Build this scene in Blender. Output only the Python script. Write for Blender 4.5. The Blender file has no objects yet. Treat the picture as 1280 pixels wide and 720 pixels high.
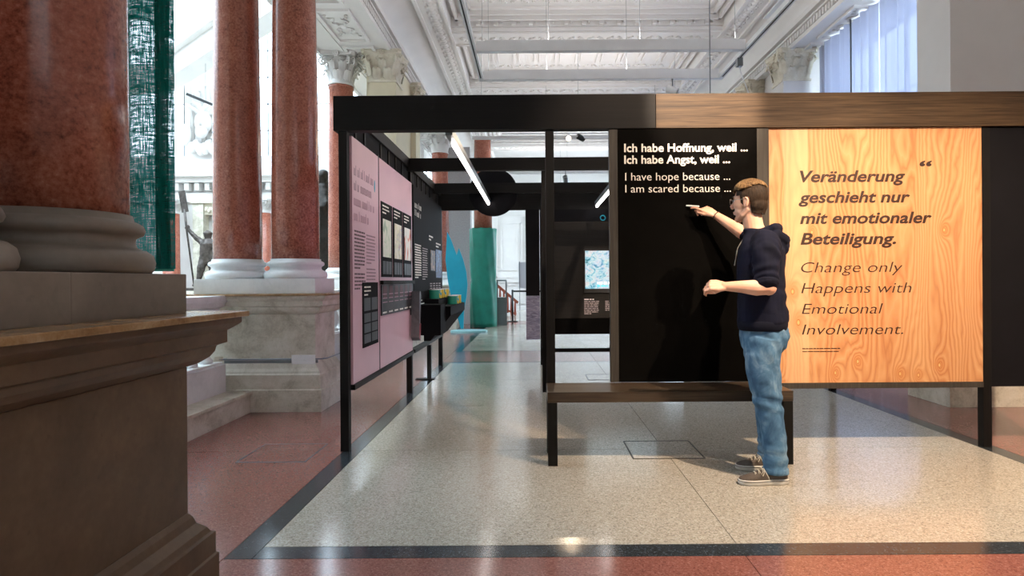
import bpy, bmesh, math, random
from math import pi, sin, cos, sqrt, radians, atan2
from mathutils import Vector, Matrix, noise

S = bpy.context.scene
COL = S.collection
random.seed(7)

# ---------------------------------------------------------------- camera
cd = bpy.data.cameras.new('camera')
cam = bpy.data.objects.new('camera', cd)
COL.objects.link(cam)
cd.sensor_width = 36.0
cd.lens = 790 / 1280 * 36
cd.shift_x = -27 / 1280
cd.shift_y = -10 / 1280
cd.clip_start = 0.05
cam.matrix_world = Matrix.Translation((0, 0, 1.21)) @ Matrix.Rotation(radians(90), 4, 'X') @ Matrix.Rotation(-0.007, 4, 'Z')
S.camera = cam

# ---------------------------------------------------------------- sky and exposure
W = bpy.data.worlds.new('sky'); S.world = W
W.use_nodes = True
bg = W.node_tree.nodes['Background']
bg.inputs[0].default_value = (0.80, 0.915, 1.0, 1)
bg.inputs[1].default_value = 9.0
S.view_settings.view_transform = 'Standard'
S.view_settings.look = 'None'
S.view_settings.gamma = 1
S.view_settings.exposure = 0.1
UP_FILL = 27      # watts per upward fill lamp added to brighten the ceiling
SPOTS = [  # x, y, aim, watts, colour, cone
    (1.50, 2.0, (1.28, 4.5, 2.0), 380, (1, .76, .56), 55),
    (2.15, 2.0, (2.45, 4.5, 1.2), 120, (1, .74, .52), 75),
    (2.5, 2.0, (2.75, 3.7, 0.0), 950, (1, .76, .54), 88),
    (1.20, 2.0, (1.22, 4.47, 2.46), 1300, (1, .80, .62), 19),
]

# ---------------------------------------------------------------- helpers
def rgb(h):
    h = h.lstrip('#'); v = [int(h[i:i+2], 16) / 255 for i in (0, 2, 4)]
    return tuple(c / 12.92 if c <= .04045 else ((c + .055) / 1.055) ** 2.4 for c in v) + (1,)

class MB:
    """collects shapes in world metres, then links them as one mesh object"""
    def __init__(s): s.v = []; s.f = []; s.sm = []
    def add(s, vs, fs, smooth=False):
        n = len(s.v); s.v += [Vector(p) for p in vs]
        for f in fs: s.f.append([n + i for i in f]); s.sm.append(smooth)
        return s
    def box(s, x0, x1, y0, y1, z0, z1):
        vs = [(x, y, z) for z in (z0, z1) for y in (y0, y1) for x in (x0, x1)]
        return s.add(vs, [(0, 2, 3, 1), (4, 5, 7, 6), (0, 1, 5, 4), (2, 6, 7, 3), (0, 4, 6, 2), (1, 3, 7, 5)])
    def obox(s, c, ax, ay, az, hx, hy, hz):
        c = Vector(c); ax, ay, az = [Vector(a).normalized() for a in (ax, ay, az)]
        vs = [c + ax*i*hx + ay*j*hy + az*k*hz for k in (-1, 1) for j in (-1, 1) for i in (-1, 1)]
        return s.add(vs, [(0, 2, 3, 1), (4, 5, 7, 6), (0, 1, 5, 4), (2, 6, 7, 3), (0, 4, 6, 2), (1, 3, 7, 5)])
    def beam(s, a, b, w, h, up=(0, 0, 1)):
        a, b = Vector(a), Vector(b); d = (b - a).normalized(); u = Vector(up)
        x = d.cross(u).normalized(); z = x.cross(d)
        return s.obox((a + b) / 2, x, d, z, w / 2, (b - a).length / 2, h / 2)
    def lathe(s, prof, cx, cy, seg=32, z=0, cap=True):
        n = len(prof); vs = []; fs = []
        for r, h in prof:
            for i in range(seg):
                a = 2 * pi * i / seg; vs.append((cx + r*cos(a), cy + r*sin(a), z + h))
        for k in range(n - 1):
            for i in range(seg):
                j = (i + 1) % seg; fs.append((k*seg+i, k*seg+j, (k+1)*seg+j, (k+1)*seg+i))
        s.add(vs, fs, True)
        if cap:
            b = len(s.v) - n*seg
            s.f.append([b + i for i in range(seg)][::-1]); s.sm.append(False)
            s.f.append([b + (n-1)*seg + i for i in range(seg)]); s.sm.append(False)
        return s
    def rings(s, rings, closed=True, smooth=True, caps=True):
        m = len(rings[0]); vs = [p for r in rings for p in r]; fs = []
        for k in range(len(rings) - 1):
            for i in range(m if closed else m - 1):
                j = (i + 1) % m; fs.append((k*m+i, k*m+j, (k+1)*m+j, (k+1)*m+i))
        if caps and closed:
            fs.append(tuple(range(m))[::-1]); fs.append(tuple((len(rings)-1)*m + i for i in range(m)))
        return s.add(vs, fs, smooth)
    def tube(s, pts, rad, seg=8, flat=None, cap_round=False):
        pts = [Vector(p) for p in pts]; n = len(pts)
        if not hasattr(rad, '__len__'): rad = [rad] * n
        rad = list(rad)
        if cap_round:
            d0 = (pts[0]-pts[1]).normalized(); d1 = (pts[-1]-pts[-2]).normalized()
            a = [(pts[0]+d0*rad[0]*k, rad[0]*sqrt(max(0, 1-k*k))) for k in (.95, .7, .4)]
            b = [(pts[-1]+d1*rad[-1]*k, rad[-1]*sqrt(max(0, 1-k*k))) for k in (.4, .7, .95)]
            pts = [p for p, r in a] + pts + [p for p, r in b]; rad = [r for p, r in a] + rad + [r for p, r in b]; n = len(pts)
        t = (pts[1]-pts[0]).normalized()
        u = t.orthogonal().normalized() if flat is None else Vector(flat[0]).normalized()
        R = []
        for i, p in enumerate(pts):
            t2 = (pts[min(i+1, n-1)] - pts[max(i-1, 0)]).normalized()
            u = (u - t2*u.dot(t2)).normalized(); w = t2.cross(u)
            k = 1 if flat is None else flat[1]
            R.append([p + u*cos(2*pi*j/seg)*rad[i] + w*sin(2*pi*j/seg)*rad[i]*k for j in range(seg)])
        return s.rings(R)
    def ball(s, c, r, seg=16, rg=10, rot=None):
        c = Vector(c)
        if not hasattr(r, '__len__'): r = (r, r, r)
        vs = []; fs = []
        for k in range(rg + 1):
            a = -pi/2 + pi*k/rg
            a = max(-pi/2 + .02, min(pi/2 - .02, a))
            for i in range(seg):
                b = 2*pi*i/seg; p = Vector((r[0]*cos(a)*cos(b), r[1]*cos(a)*sin(b), r[2]*sin(a)))
                vs.append(c + (rot @ p if rot else p))
        for k in range(rg):
            for i in range(seg):
                j = (i+1) % seg; fs.append((k*seg+i, k*seg+j, (k+1)*seg+j, (k+1)*seg+i))
        fs.append(tuple(range(seg))[::-1]); fs.append(tuple(rg*seg+i for i in range(seg)))
        return s.add(vs, fs, True)
    def prism(s, poly, d0, d1, axis='y'):
        """poly (u,v) extruded along axis: y -> u=x v=z ; x -> u=y v=z ; z -> u=x v=y"""
        m = {'y': lambda u, v, d: (u, d, v), 'x': lambda u, v, d: (d, u, v), 'z': lambda u, v, d: (u, v, d)}[axis]
        n = len(poly); vs = [m(u, v, d0) for u, v in poly] + [m(u, v, d1) for u, v in poly]
        fs = [(i, (i+1) % n, n + (i+1) % n, n + i) for i in range(n)] + [tuple(range(n))[::-1], tuple(range(n, 2*n))]
        return s.add(vs, fs)
    def ringbox(s, x0, x1, y0, y1, prof):
        """rectangular moulding: prof = [(offset, height)...] stacked rings"""
        R = [[(x0-o, y0-o, h), (x1+o, y0-o, h), (x1+o, y1+o, h), (x0-o, y1+o, h)] for o, h in prof]
        return s.rings(R, smooth=False)
    def xform(s, M):
        s.v = [M @ p for p in s.v]; return s
    def mesh(s, off=Vector((0, 0, 0)), bevel=0):
        me = bpy.data.meshes.new('m')
        me.from_pydata([tuple(p - off) for p in s.v], [], s.f)
        me.polygons.foreach_set('use_smooth', s.sm)
        bm = bmesh.new(); bm.from_mesh(me)
        bmesh.ops.recalc_face_normals(bm, faces=bm.faces)
        if bevel:
            es = [e for e in bm.edges if len(e.link_faces) == 2 and e.calc_face_angle(0) > .5]
            bmesh.ops.bevel(bm, geom=es, offset=bevel, segments=2, profile=.7, affect='EDGES', clamp_overlap=True)
        bm.to_mesh(me); bm.free(); me.update()
        return me
    def build(s, name, mat, parent=None, bevel=0, label=None):
        off = Vector((0, 0, 0)); p = parent
        while p: off += p.location; p = p.parent
        me = s.mesh(off, bevel); me.name = name
        return link(name, me, mat, parent, label)

def link(name, me, mat, parent=None, label=None):
    o = bpy.data.objects.new(name, me); COL.objects.link(o)
    if mat: me.materials.clear(); me.materials.append(mat)
    if parent: o.parent = parent
    if label: o['label'] = label
    return o

def thing(name, label, cat, loc=(0, 0, 0), group=None):
    o = bpy.data.objects.new(name, None); COL.objects.link(o); o.location = loc
    o.empty_display_size = .1
    o['label'] = label; o['category'] = cat
    if group: o['group'] = group
    return o

def tag(o, label, cat, group=None):
    o['label'] = label; o['category'] = cat
    if group: o['group'] = group
    return o

def struct(o, label=None, cat=None):
    o['kind'] = 'structure'
    if label: o['label'] = label
    if cat: o['category'] = cat
    return o

def dup(root, loc, label, parent=None):
    r = root.copy(); COL.objects.link(r)
    if parent is None: r.location = loc; r['label'] = label
    else: r.parent = parent
    for ch in root.children: dup(ch, None, None, r)
    return r

def remesh(mb, vox, smooth=2, disp=None, off=Vector((0, 0, 0)), fac=.5):
    me = mb.mesh(off); o = bpy.data.objects.new('t', me); COL.objects.link(o)
    m = o.modifiers.new('r', 'REMESH'); m.mode = 'VOXEL'; m.voxel_size = vox; m.use_smooth_shade = True
    if smooth:
        k = o.modifiers.new('s', 'SMOOTH'); k.iterations = smooth; k.factor = fac
    dg = bpy.context.evaluated_depsgraph_get(); dg.update()
    out = bpy.data.meshes.new_from_object(o.evaluated_get(dg))
    bpy.data.objects.remove(o); bpy.data.meshes.remove(me)
    if disp:
        out.update(); ns = [v.normal.copy() for v in out.vertices]
        for v, n in zip(out.vertices, ns): v.co += n * disp(v.co, n)
        out.update()
    out.polygons.foreach_set('use_smooth', [True] * len(out.polygons))
    return out

# ---------------------------------------------------------------- materials
class N:
    def __init__(s, name, rough=.6, metal=0, spec=.5, base=(.5, .5, .5, 1)):
        s.m = bpy.data.materials.new(name); s.m.use_nodes = True; s.t = s.m.node_tree
        s.b = s.t.nodes['Principled BSDF']; s.b.inputs['Roughness'].default_value = rough
        s.b.inputs['Metallic'].default_value = metal; s.b.inputs['Base Color'].default_value = base
        s.b.inputs['Specular IOR Level'].default_value = spec
        s.out = s.t.nodes['Material Output']
    def n(s, typ, **k):
        nd = s.t.nodes.new('ShaderNode' + typ)
        for a, v in k.items():
            if a in nd.inputs: s.set(nd.inputs[a], v)
            else: setattr(nd, a, v)
        return nd
    def set(s, inp, v):
        if isinstance(v, bpy.types.NodeSocket): s.t.links.new(v, inp)
        else: inp.default_value = v
    def pos(s, kind='Object', scale=(1, 1, 1)):
        if kind == 'World': c = s.n('NewGeometry').outputs['Position']
        else: c = s.n('TexCoord').outputs['Object']
        mp = s.n('Mapping'); s.set(mp.inputs['Vector'], c); mp.inputs['Scale'].default_value = scale
        return mp.outputs['Vector']
    def noise(s, v, scale, detail=4, rough=.5, dist=0):
        nd = s.n('TexNoise'); s.set(nd.inputs['Vector'], v)
        nd.inputs['Scale'].default_value = scale; nd.inputs['Detail'].default_value = detail
        nd.inputs['Roughness'].default_value = rough; nd.inputs['Distortion'].default_value = dist
        return nd.outputs['Fac']
    def ramp(s, f, stops, interp='LINEAR'):
        nd = s.n('ValToRGB'); s.set(nd.inputs['Fac'], f); e = nd.color_ramp.elements
        nd.color_ramp.interpolation = interp
        while len(e) < len(stops): e.new(.5)
        for el, (p, c) in zip(e, stops):
            el.position = p; el.color = rgb(c) if isinstance(c, str) else c
        return nd.outputs['Color']
    def math(s, op, a, b=0, c=0):
        nd = s.n('Math', operation=op); s.set(nd.inputs[0], a); s.set(nd.inputs[1], b); s.set(nd.inputs[2], c)
        return nd.outputs[0]
    def mix(s, f, a, b, mode='MIX'):
        nd = s.n('MixRGB', blend_type=mode); s.set(nd.inputs[0], f); s.set(nd.inputs[1], a); s.set(nd.inputs[2], b)
        return nd.outputs[0]
    def col(s, c): s.set(s.b.inputs['Base Color'], c); return s
    def bump(s, h, strength=.3, dist=.01):
        nd = s.n('Bump'); nd.inputs['Strength'].default_value = strength; nd.inputs['Distance'].default_value = dist
        s.set(nd.inputs['Height'], h); s.set(s.b.inputs['Normal'], nd.outputs[0]); return s

def terrazzo(name, lo, mid, hi, rough=.2, dark='#5a5550'):
    m = N(name, rough); p = m.pos('World')
    v = m.n('TexVoronoi'); m.set(v.inputs['Vector'], p); v.inputs['Scale'].default_value = 130
    v2 = m.n('TexVoronoi'); m.set(v2.inputs['Vector'], p); v2.inputs['Scale'].default_value = 230
    c = m.ramp(m.n('SeparateColor', Color=v.outputs['Color']).outputs[0], [(0, dark), (.12, lo), (.45, mid), (.8, mid), (.9, hi)], 'CONSTANT')
    c2 = m.ramp(m.n('SeparateColor', Color=v2.outputs['Color']).outputs[1], [(0, lo), (.5, mid), (1, hi)])
    big = m.noise(p, .8, 3)
    c = m.mix(.5, c, c2)
    c = m.mix(m.math('MULTIPLY', big, .25), c, rgb(lo))
    m.col(c); m.b.inputs['Specular IOR Level'].default_value = .8
    m.set(m.b.inputs['Roughness'], m.math('ADD', m.math('MULTIPLY', m.noise(p, 2.2, 4), .08), rough - .08))
    return m.m

def marble(name, cols, scale=1, rough=.25, veins=None):
    m = N(name, rough); p = m.pos('World')
    a = m.noise(p, 55*scale, 5, .7); b = m.noise(p, 9*scale, 5, .6, .6)
    f = m.math('ADD', m.math('MULTIPLY', a, .72), m.math('MULTIPLY', b, .28))
    c = m.ramp(f, cols)
    if veins:
        v = m.noise(p, 3, 6, .6, 1.5); w = m.ramp(v, [(.485, '#000000'), (.5, '#ffffff'), (.515, '#000000')])
        c = m.mix(m.math('MULTIPLY', w, .5), c, rgb(veins))
    m.col(c); return m.m

def stone(name, lo, mid, hi, rough=.55, sc=1.0, bump=.15):
    m = N(name, rough); p = m.pos('World')
    a = m.noise(p, 3*sc, 6, .65, .4); b = m.noise(p, 42*sc, 3, .6)
    f = m.math('ADD', m.math('MULTIPLY', a, .8), m.math('MULTIPLY', b, .2))
    c = m.ramp(f, [(.3, lo), (.5, mid), (.7, hi)])
    st = m.ramp(m.noise(p, 7*sc, 4, .7, 2), [(.60, '#000000'), (.72, '#ffffff')])
    c = m.mix(m.math('MULTIPLY', st, .4), c, rgb(lo))
    pit = m.ramp(m.noise(p, 26*sc, 3, .6), [(.66, '#000000'), (.72, '#ffffff')]); c = m.mix(m.math('MULTIPLY', pit, .45), c, rgb(lo))
    m.col(c); m.bump(b, bump, .003); return m.m

def plain(name, h, rough=.6, metal=0, sc=30, var=.08, spec=.5, bump=0):
    m = N(name, rough, metal, spec); p = m.pos()
    f = m.noise(p, sc, 4); c = rgb(h)
    d = tuple(x*(1-var*1.6) for x in c[:3]) + (1,); l = tuple(min(1, x*(1+var)) for x in c[:3]) + (1,)
    m.col(m.ramp(f, [(.3, d), (.7, l)]))
    if bump: m.bump(f, bump, .002)
    return m.m

def dark_wood(name, base, line, axis='x', rough=.45):
    m = N(name, rough, spec=.2); sc = {'x': (1.1, 38, 38), 'z': (38, 38, 1.1), 'y': (38, 1.1, 38)}[axis]
    p = m.pos('Object', sc); f = m.noise(p, 1, 6, .65, .8)
    p2 = m.pos('Object', tuple(k*3.3 for k in sc)); g = m.noise(p2, 1, 3, .6)
    h = m.math('ADD', m.math('MULTIPLY', f, .6), m.math('MULTIPLY', g, .4))
    m.col(m.ramp(h, [(.35, base), (.62, line)])); m.bump(h, .25, .002)
    return m.m

M = {}
M['terr_light'] = terrazzo('light_terrazzo', '#9a9284', '#b8b2a6', '#d4d0c6', .2)
M['terr_red'] = terrazzo('red_terrazzo', '#7c4a42', '#905c52', '#a87a6e', .2, '#5c342e')
M['terr_dark'] = terrazzo('dark_terrazzo', '#24282c', '#343a40', '#565e64', .2, '#1a1c20')
M['marble_red'] = marble('red_marble', [(.30, '#4e2318'), (.42, '#8a4c3c'), (.52, '#a4604c'), (.62, '#b4735e'), (.74, '#cf9a86')], 1, .22)
M['white_stone'] = stone('white_base_stone', '#cfd2d2', '#e2e4e4', '#eef0f0', .5, .6, .05)
M['limestone'] = stone('limestone', '#9d9580', '#cfcab9', '#e4e0d5', .45, 1.6, .2)
M['limestone_top'] = stone('veined_brown_stone', '#7d5c3c', '#a3825c', '#c0a684', .25, 2.2, .05)
M['shade_stone'] = stone('base_stone_shaded', '#6e655c', '#80766c', '#90867c', .5, .6, .05)  # base stone darkened to stand in for shade on the nearest columns
M['lime_brown_shaded'] = stone('brown_limestone_shaded', '#503e2d', '#644e3a', '#766048', .5, 1, .1)  # brown limestone, made darker to carry the shade on the near pedestal
M['plaster'] = plain('white_plaster', '#dcd9d6', .8, 0, 2, .03)
M['plaster_aged'] = stone('aged_plaster', '#bdb39c', '#d6cebb', '#e4dfd2', .75, 1.5, .2)
M['cream'] = plain('cream_plaster', '#d9ceb2', .8, 0, 2, .04)
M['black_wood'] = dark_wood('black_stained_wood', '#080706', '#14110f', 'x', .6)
M['black_wood_z'] = dark_wood('black_stained_upright_wood', '#090807', '#151210', 'z', .6)
M['beam_wood_lit'] = dark_wood('lit_beam_wood', '#2a1f17', '#54422f', 'x', .55)  # lighter copy of the front beam wood for the spotlit right length
M['grey_wood'] = dark_wood('grey_stained_wood', '#2e2b27', '#45403a', 'z', .5)
M['bench_wood'] = dark_wood('bench_wood', '#2a231c', '#4c4034', 'x', .35)
M['chalkboard'] = plain('chalkboard_paint', '#070605', .8, 0, 6, .2, .04)
M['black_metal'] = plain('black_metal', '#101010', .45, 0, 10, .1)
M['white_metal'] = plain('white_enamel', '#dfe0e2', .4, 0, 5, .03)
M['grey_metal'] = plain('grey_metal', '#7f8486', .35, .6, 5, .05)
M['steel'] = plain('steel', '#8c98a2', .3, .9, 5, .05)
M['pink'] = plain('pink_board', '#d4a5b1', .45, 0, 3, .03)
M['panel_black'] = plain('black_board', '#131215', .75, 0, 5, .08, .1)
M['panel_grey'] = plain('dark_grey_print', '#3c3a3e', .5, 0, 8, .1)
M['text_white'] = plain('white_print', '#efe6dc', .7, 0, 5, .01)
M['text_grey'] = plain('grey_print', '#a89a9a', .7, 0, 5, .02)
M['text_mauve'] = plain('mauve_print', '#9b7480', .6, 0, 5, .02)
M['text_pale'] = plain('pale_mauve_print', '#b98a98', .6, 0, 5, .02)
M['text_dark'] = plain('dark_print', '#5c3a40', .6, 0, 5, .02)
M['text_brown'] = plain('brown_print', '#341c10', .55, 0, 5, .05)
M['teal'] = plain('teal_wrap', '#14806c', .55, 0, 4, .12)
M['cyan_board'] = plain('turquoise_board', '#0a96ae', .45, 0, 2, .1)
M['pale_cyan'] = plain('pale_cyan_board', '#8fc6c8', .4, 0, 2, .05)
M['bronze'] = plain('bronze', '#5b5450', .42, .75, 14, .3, bump=.3)
M['dark_bronze'] = plain('dark_bronze', '#2e2a26', .4, .7, 14, .3, bump=.3)
M['photo_sea'] = N('sea_photo_print', .5).m
_m = N('sea_photo', .5); _p = _m.pos('Object', (1, 1, 4)); _f = _m.noise(_p, 9, 6, .7, 1)
M['photo_sea'] = _m.col(_m.ramp(_f, [(.35, '#5c5870'), (.55, '#8a869c'), (.7, '#b5b1c2')])).m

# pine: contour grain with knots and a paler sapwood strip
def pine():
    m = N('pine_board', .42)
    tc = m.n('TexCoord').outputs['Object']; sp = m.n('SeparateXYZ'); m.set(sp.inputs[0], tc)
    x, z = sp.outputs['X'], sp.outputs['Z']
    low = m.noise(m.pos('Object', (2.2, 1, .36)), 1.0, 2, .5, .2)
    mid = m.noise(m.pos('Object', (6, 1, 1.6)), 1.0, 3, .55, .3)
    u = m.math('ADD', m.math('MULTIPLY', x, 5.0), m.math('MULTIPLY', low, 5.5))
    u = m.math('ADD', u, m.math('MULTIPLY', mid, .95))
    knots = [(.20, .78, .028), (.30, 1.42, .02), (1.24, 1.43, .02), (.08, .32, .02), (.46, .42, .018), (.62, .5, .02), (.92, .41, .02),
             (1.05, .40, .018), (1.20, .47, .02), (.31, -.52, .02), (1.06, -.12, .022), (1.16, -.12, .016), (1.28, -.13, .02), (.66, -.05, .02), (.16, 1.0, .026), (.17, -.30, .022)]
    kd = None; uu = u
    for kx, kz, r in [(a - .75, b - .35, c) for a, b, c in knots]:
        dx = m.math('MULTIPLY', m.math('SUBTRACT', x, kx), 1/(r*1.5)); dz = m.math('MULTIPLY', m.math('SUBTRACT', z, kz), 1/(r*2.6))
        d = m.math('ADD', m.math('MULTIPLY', dx, dx), m.math('MULTIPLY', dz, dz))
        e = m.math('DIVIDE', 1.0, m.math('ADD', d, 1.0))
        uu = m.math('ADD', uu, m.math('MULTIPLY', e, 1.1))
        dd = m.math('MULTIPLY', d, 9.0)
        kd = dd if kd is None else m.math('MINIMUM', kd, dd)
    g = m.math('FRACT', m.math('MULTIPLY', uu, 4.0))
    g2 = m.math('ABSOLUTE', m.math('SUBTRACT', g, .55))
    grain = m.ramp(g2, [(.0, '#a5673a'), (.14, '#bd8050'), (.34, '#c99462'), (.55, '#d2a272')])
    fib = m.noise(m.pos('Object', (120, 1, 4)), 1.0, 3, .6)
    c = m.mix(m.math('MULTIPLY', fib, .35), grain, rgb('#b87a4a'))
    sap = m.math('ADD', x, m.math('MULTIPLY', m.noise(m.pos('Object', (1, 1, 1.4)), 1.3, 2), .10))
    sapm = m.math('MULTIPLY', m.math('GREATER_THAN', sap, -.60), m.math('LESS_THAN', x, -.475))
    sm = m.math('MULTIPLY', sapm, .5)
    c = m.mix(sm, c, rgb('#d8b48a'))
    big = m.ramp(m.noise(m.pos('Object', (5, 1, .5)), 1.0, 2), [(.35, '#b5754a'), (.65, '#d8aa7a')])
    c = m.mix(.3, c, big)
    kr = m.ramp(kd, [(0, '#e0ae74'), (.55, '#c98a4e'), (.8, '#8a5228'), (1.0, '#b87842')])
    km = m.ramp(kd, [(0, (1, 1, 1, 1)), (.9, (1, 1, 1, 1)), (1, (0, 0, 0, 1))])
    halo = m.ramp(m.math('MULTIPLY', kd, .05), [(0, (.5, .5, .5, 1)), (1, (0, 0, 0, 1))])
    c = m.mix(halo, c, rgb('#b86f36'))
    c = m.mix(km, c, kr)
    m.col(c); m.bump(g2, .12, .002)
    return m.m
M['pine'] = pine()

def fabric(name, lo, hi, sc=350, rough=.9, stretch=(1, 1, 1), bump=.4):
    m = N(name, rough, spec=.2); p = m.pos('Object', stretch)
    f = m.noise(p, sc, 3); g = m.noise(p, 6, 4)
    m.col(m.ramp(m.math('ADD', m.math('MULTIPLY', f, .5), m.math('MULTIPLY', g, .5)), [(.35, lo), (.65, hi)]))
    m.bump(f, bump, .001); return m.m
M['hoodie'] = fabric('navy_jersey', '#090b16', '#13162c', 300)
M['hoodie_rib'] = fabric('navy_ribbing', '#080a14', '#111426', 300)
M['lining'] = fabric('grey_shirt', '#6c6a78', '#8c8a96', 300)
def denim():
    m = N('denim', .85, spec=.2); p = m.pos('Object', (1, 1, .35)); w = m.noise(p, 420, 2)
    g = m.noise(m.pos('Object', (1, 1, .7)), 11, 5, .6, .6)
    c = m.ramp(g, [(.3, '#34526f'), (.5, '#527694'), (.7, '#86a2b8')])
    m.col(m.mix(m.math('MULTIPLY', w, .35), c, rgb('#34516e'))); m.bump(w, .3, .001); return m.m
M['denim'] = denim()
def skin():
    m = N('skin', .5, spec=.4); p = m.pos(); g = m.noise(p, 9, 4)
    m.col(m.ramp(g, [(.3, '#cf9a80'), (.5, '#ddac92'), (.7, '#e4b9a2')]))
    m.b.inputs['Subsurface Weight'].default_value = .12; m.b.inputs['Subsurface Scale'].default_value = .01
    m.b.inputs['Subsurface Radius'].default_value = (1, .35, .2)
    return m.m
M['skin'] = skin()
def hairmat(name, a, b, c):
    m = N(name, .42); p = m.pos('Object', (1, 1, .18)); f = m.noise(p, 130, 4, .7); g = m.noise(m.pos(), 16, 3)
    m.b.inputs['Roughness'].default_value = .7
    m.b.inputs['Specular IOR Level'].default_value = .2
    h = m.math('ADD', m.math('MULTIPLY', f, .6), m.math('MULTIPLY', g, .4))
    m.col(m.ramp(h, [(.35, a), (.5, b), (.66, c)])); m.bump(f, .5, .004); return m.m
M['hair_top'] = hairmat('sandy_hair', '#3d2b1b', '#6b5236', '#9c7e56')
M['hair_side'] = hairmat('short_brown_hair', '#1c1510', '#32261c', '#4a3a2c')
M['shoe'] = fabric('grey_canvas', '#4a423c', '#6a6058', 400)
M['rubber'] = plain('off_white_rubber', '#c9c4bb', .6, 0, 20, .06)
M['lace'] = fabric('lace', '#a8a294', '#cfc9bb', 300)
M['chalk'] = plain('white_chalk', '#f0eeea', .9, 0, 5, .01)
M['eye'] = plain('eye_white', '#e6e4e0', .2, 0, 5, .01)
M['lens_rim'] = plain('glasses_rim', '#b9b2a6', .3, .8, 5, .02)
M['bracelet'] = plain('dark_cord', '#1c1410', .8, 0, 5, .02)

def glass(name, tint=(.93, .97, 1, 1)):
    m = N(name); t = m.n('BsdfTransparent'); t.inputs[0].default_value = tint
    g = m.n('BsdfGlossy'); g.inputs['Roughness'].default_value = .05
    mx = m.n('MixShader'); mx.inputs[0].default_value = .05
    m.set(mx.inputs[1], t.outputs[0]); m.set(mx.inputs[2], g.outputs[0]); m.set(m.out.inputs[0], mx.outputs[0])
    return m.m
M['glass'] = glass('window_glass')
def cloth_sheer(name, c, trans, op, weave=0):
    m = N(name); d = m.n('BsdfDiffuse'); d.inputs[0].default_value = rgb(c)
    tr = m.n('BsdfTranslucent'); tr.inputs[0].default_value = rgb(trans)
    a = m.n('MixShader'); a.inputs[0].default_value = .5; m.set(a.inputs[1], d.outputs[0]); m.set(a.inputs[2], tr.outputs[0])
    t = m.n('BsdfTransparent'); b = m.n('MixShader'); b.inputs[0].default_value = op
    if weave:
        p1 = m.noise(m.pos('Object', (9, 9, 170)), 1, 3, .7); p2 = m.noise(m.pos('Object', (200, 200, 9)), 1, 3, .7)
        f = m.math('MULTIPLY', m.math('ADD', p1, p2), .5)
        w = m.ramp(f, [(.42, (.80, .80, .80, 1)), (.50, (1, 1, 1, 1))]); m.set(b.inputs[0], w)
    m.set(b.inputs[1], t.outputs[0]); m.set(b.inputs[2], a.outputs[0]); m.set(m.out.inputs[0], b.outputs[0])
    return m.m
M['curtain'] = cloth_sheer('sheer_curtain', '#d5d4dc', '#6c748c', .97)
M['green_gauze'] = cloth_sheer('green_gauze', '#0f5a4e', '#0c4a44', .8, 1)
def emit(name, c, s):
    m = N(name, .4); m.b.inputs['Emission Color'].default_value = c; m.b.inputs['Emission Strength'].default_value = s
    m.b.inputs['Base Color'].default_value = c; return m.m
M['led'] = emit('led_tube', (1, .93, .88, 1), 16)
M['lamp_on'] = emit('lamp_lens', (1, .75, .5, 1), 12)
def screen():
    m = N('screen_picture', .3); p = m.pos('Object', (7, 7, 9)); f = m.n('TexVoronoi'); m.set(f.inputs['Vector'], p); f.inputs['Scale'].default_value = 1.4
    g = m.noise(p, 1.6, 6, .7, 1)
    c = m.ramp(g, [(.34, '#123c52'), (.40, '#4aa6c4'), (.46, '#a8d0e0'), (.55, '#dfe9ec'), (.70, '#c4a2bb')])
    c = m.mix(.06, c, f.outputs['Color'])
    m.set(m.b.inputs['Emission Color'], c); m.b.inputs['Emission Strength'].default_value = 1.0; m.col((0, 0, 0, 1)); return m.m
M['screen'] = screen()
def artprint(name, cols, sc):
    m = N(name, .5); p = m.pos(); f = m.noise(p, sc, 5, .6, 1.2)
    m.col(m.ramp(f, cols)); return m.m
M['print_a'] = artprint('pale_green_print', [(.42, '#e6dfd2'), (.55, '#d8dcc4'), (.62, '#a4b49a')], 7)
M['print_b'] = artprint('pale_multicolour_print', [(.42, '#e8ded0'), (.52, '#d8cda6'), (.6, '#b8b4c2'), (.68, '#caa088')], 8)
M['print_c'] = artprint('red_shape_print', [(.5, '#ece2d6'), (.57, '#e8a184'), (.62, '#cf4a34'), (.7, '#b83a2c')], 5)
M['print_blue'] = artprint('blue_print', [(.4, '#16203c'), (.55, '#28427c'), (.68, '#6c8cc0')], 16)
M['print_orange'] = artprint('dim_orange_print', [(.45, '#2a1c1a'), (.6, '#7c4a34'), (.7, '#b07a58')], 12)
M['print_board'] = artprint('table_print', [(.4, '#1e1b1e'), (.6, '#34282c')], 8)
M['yellow'] = plain('yellow_tin', '#c9a820', .4, 0, 5, .1)
M['tin_blue'] = artprint('blue_yellow_tin', [(.4, '#1c7fa0'), (.5, '#2aa0b0'), (.55, '#d2b224'), (.7, '#e2c840')], 30)
M['redgrad'] = artprint('grey_red_board', [(.4, '#4c4a50'), (.6, '#66626a')], 3)
M['rail_red'] = plain('red_brown_wood', '#8a4028', .45, 0, 10, .1)
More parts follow.
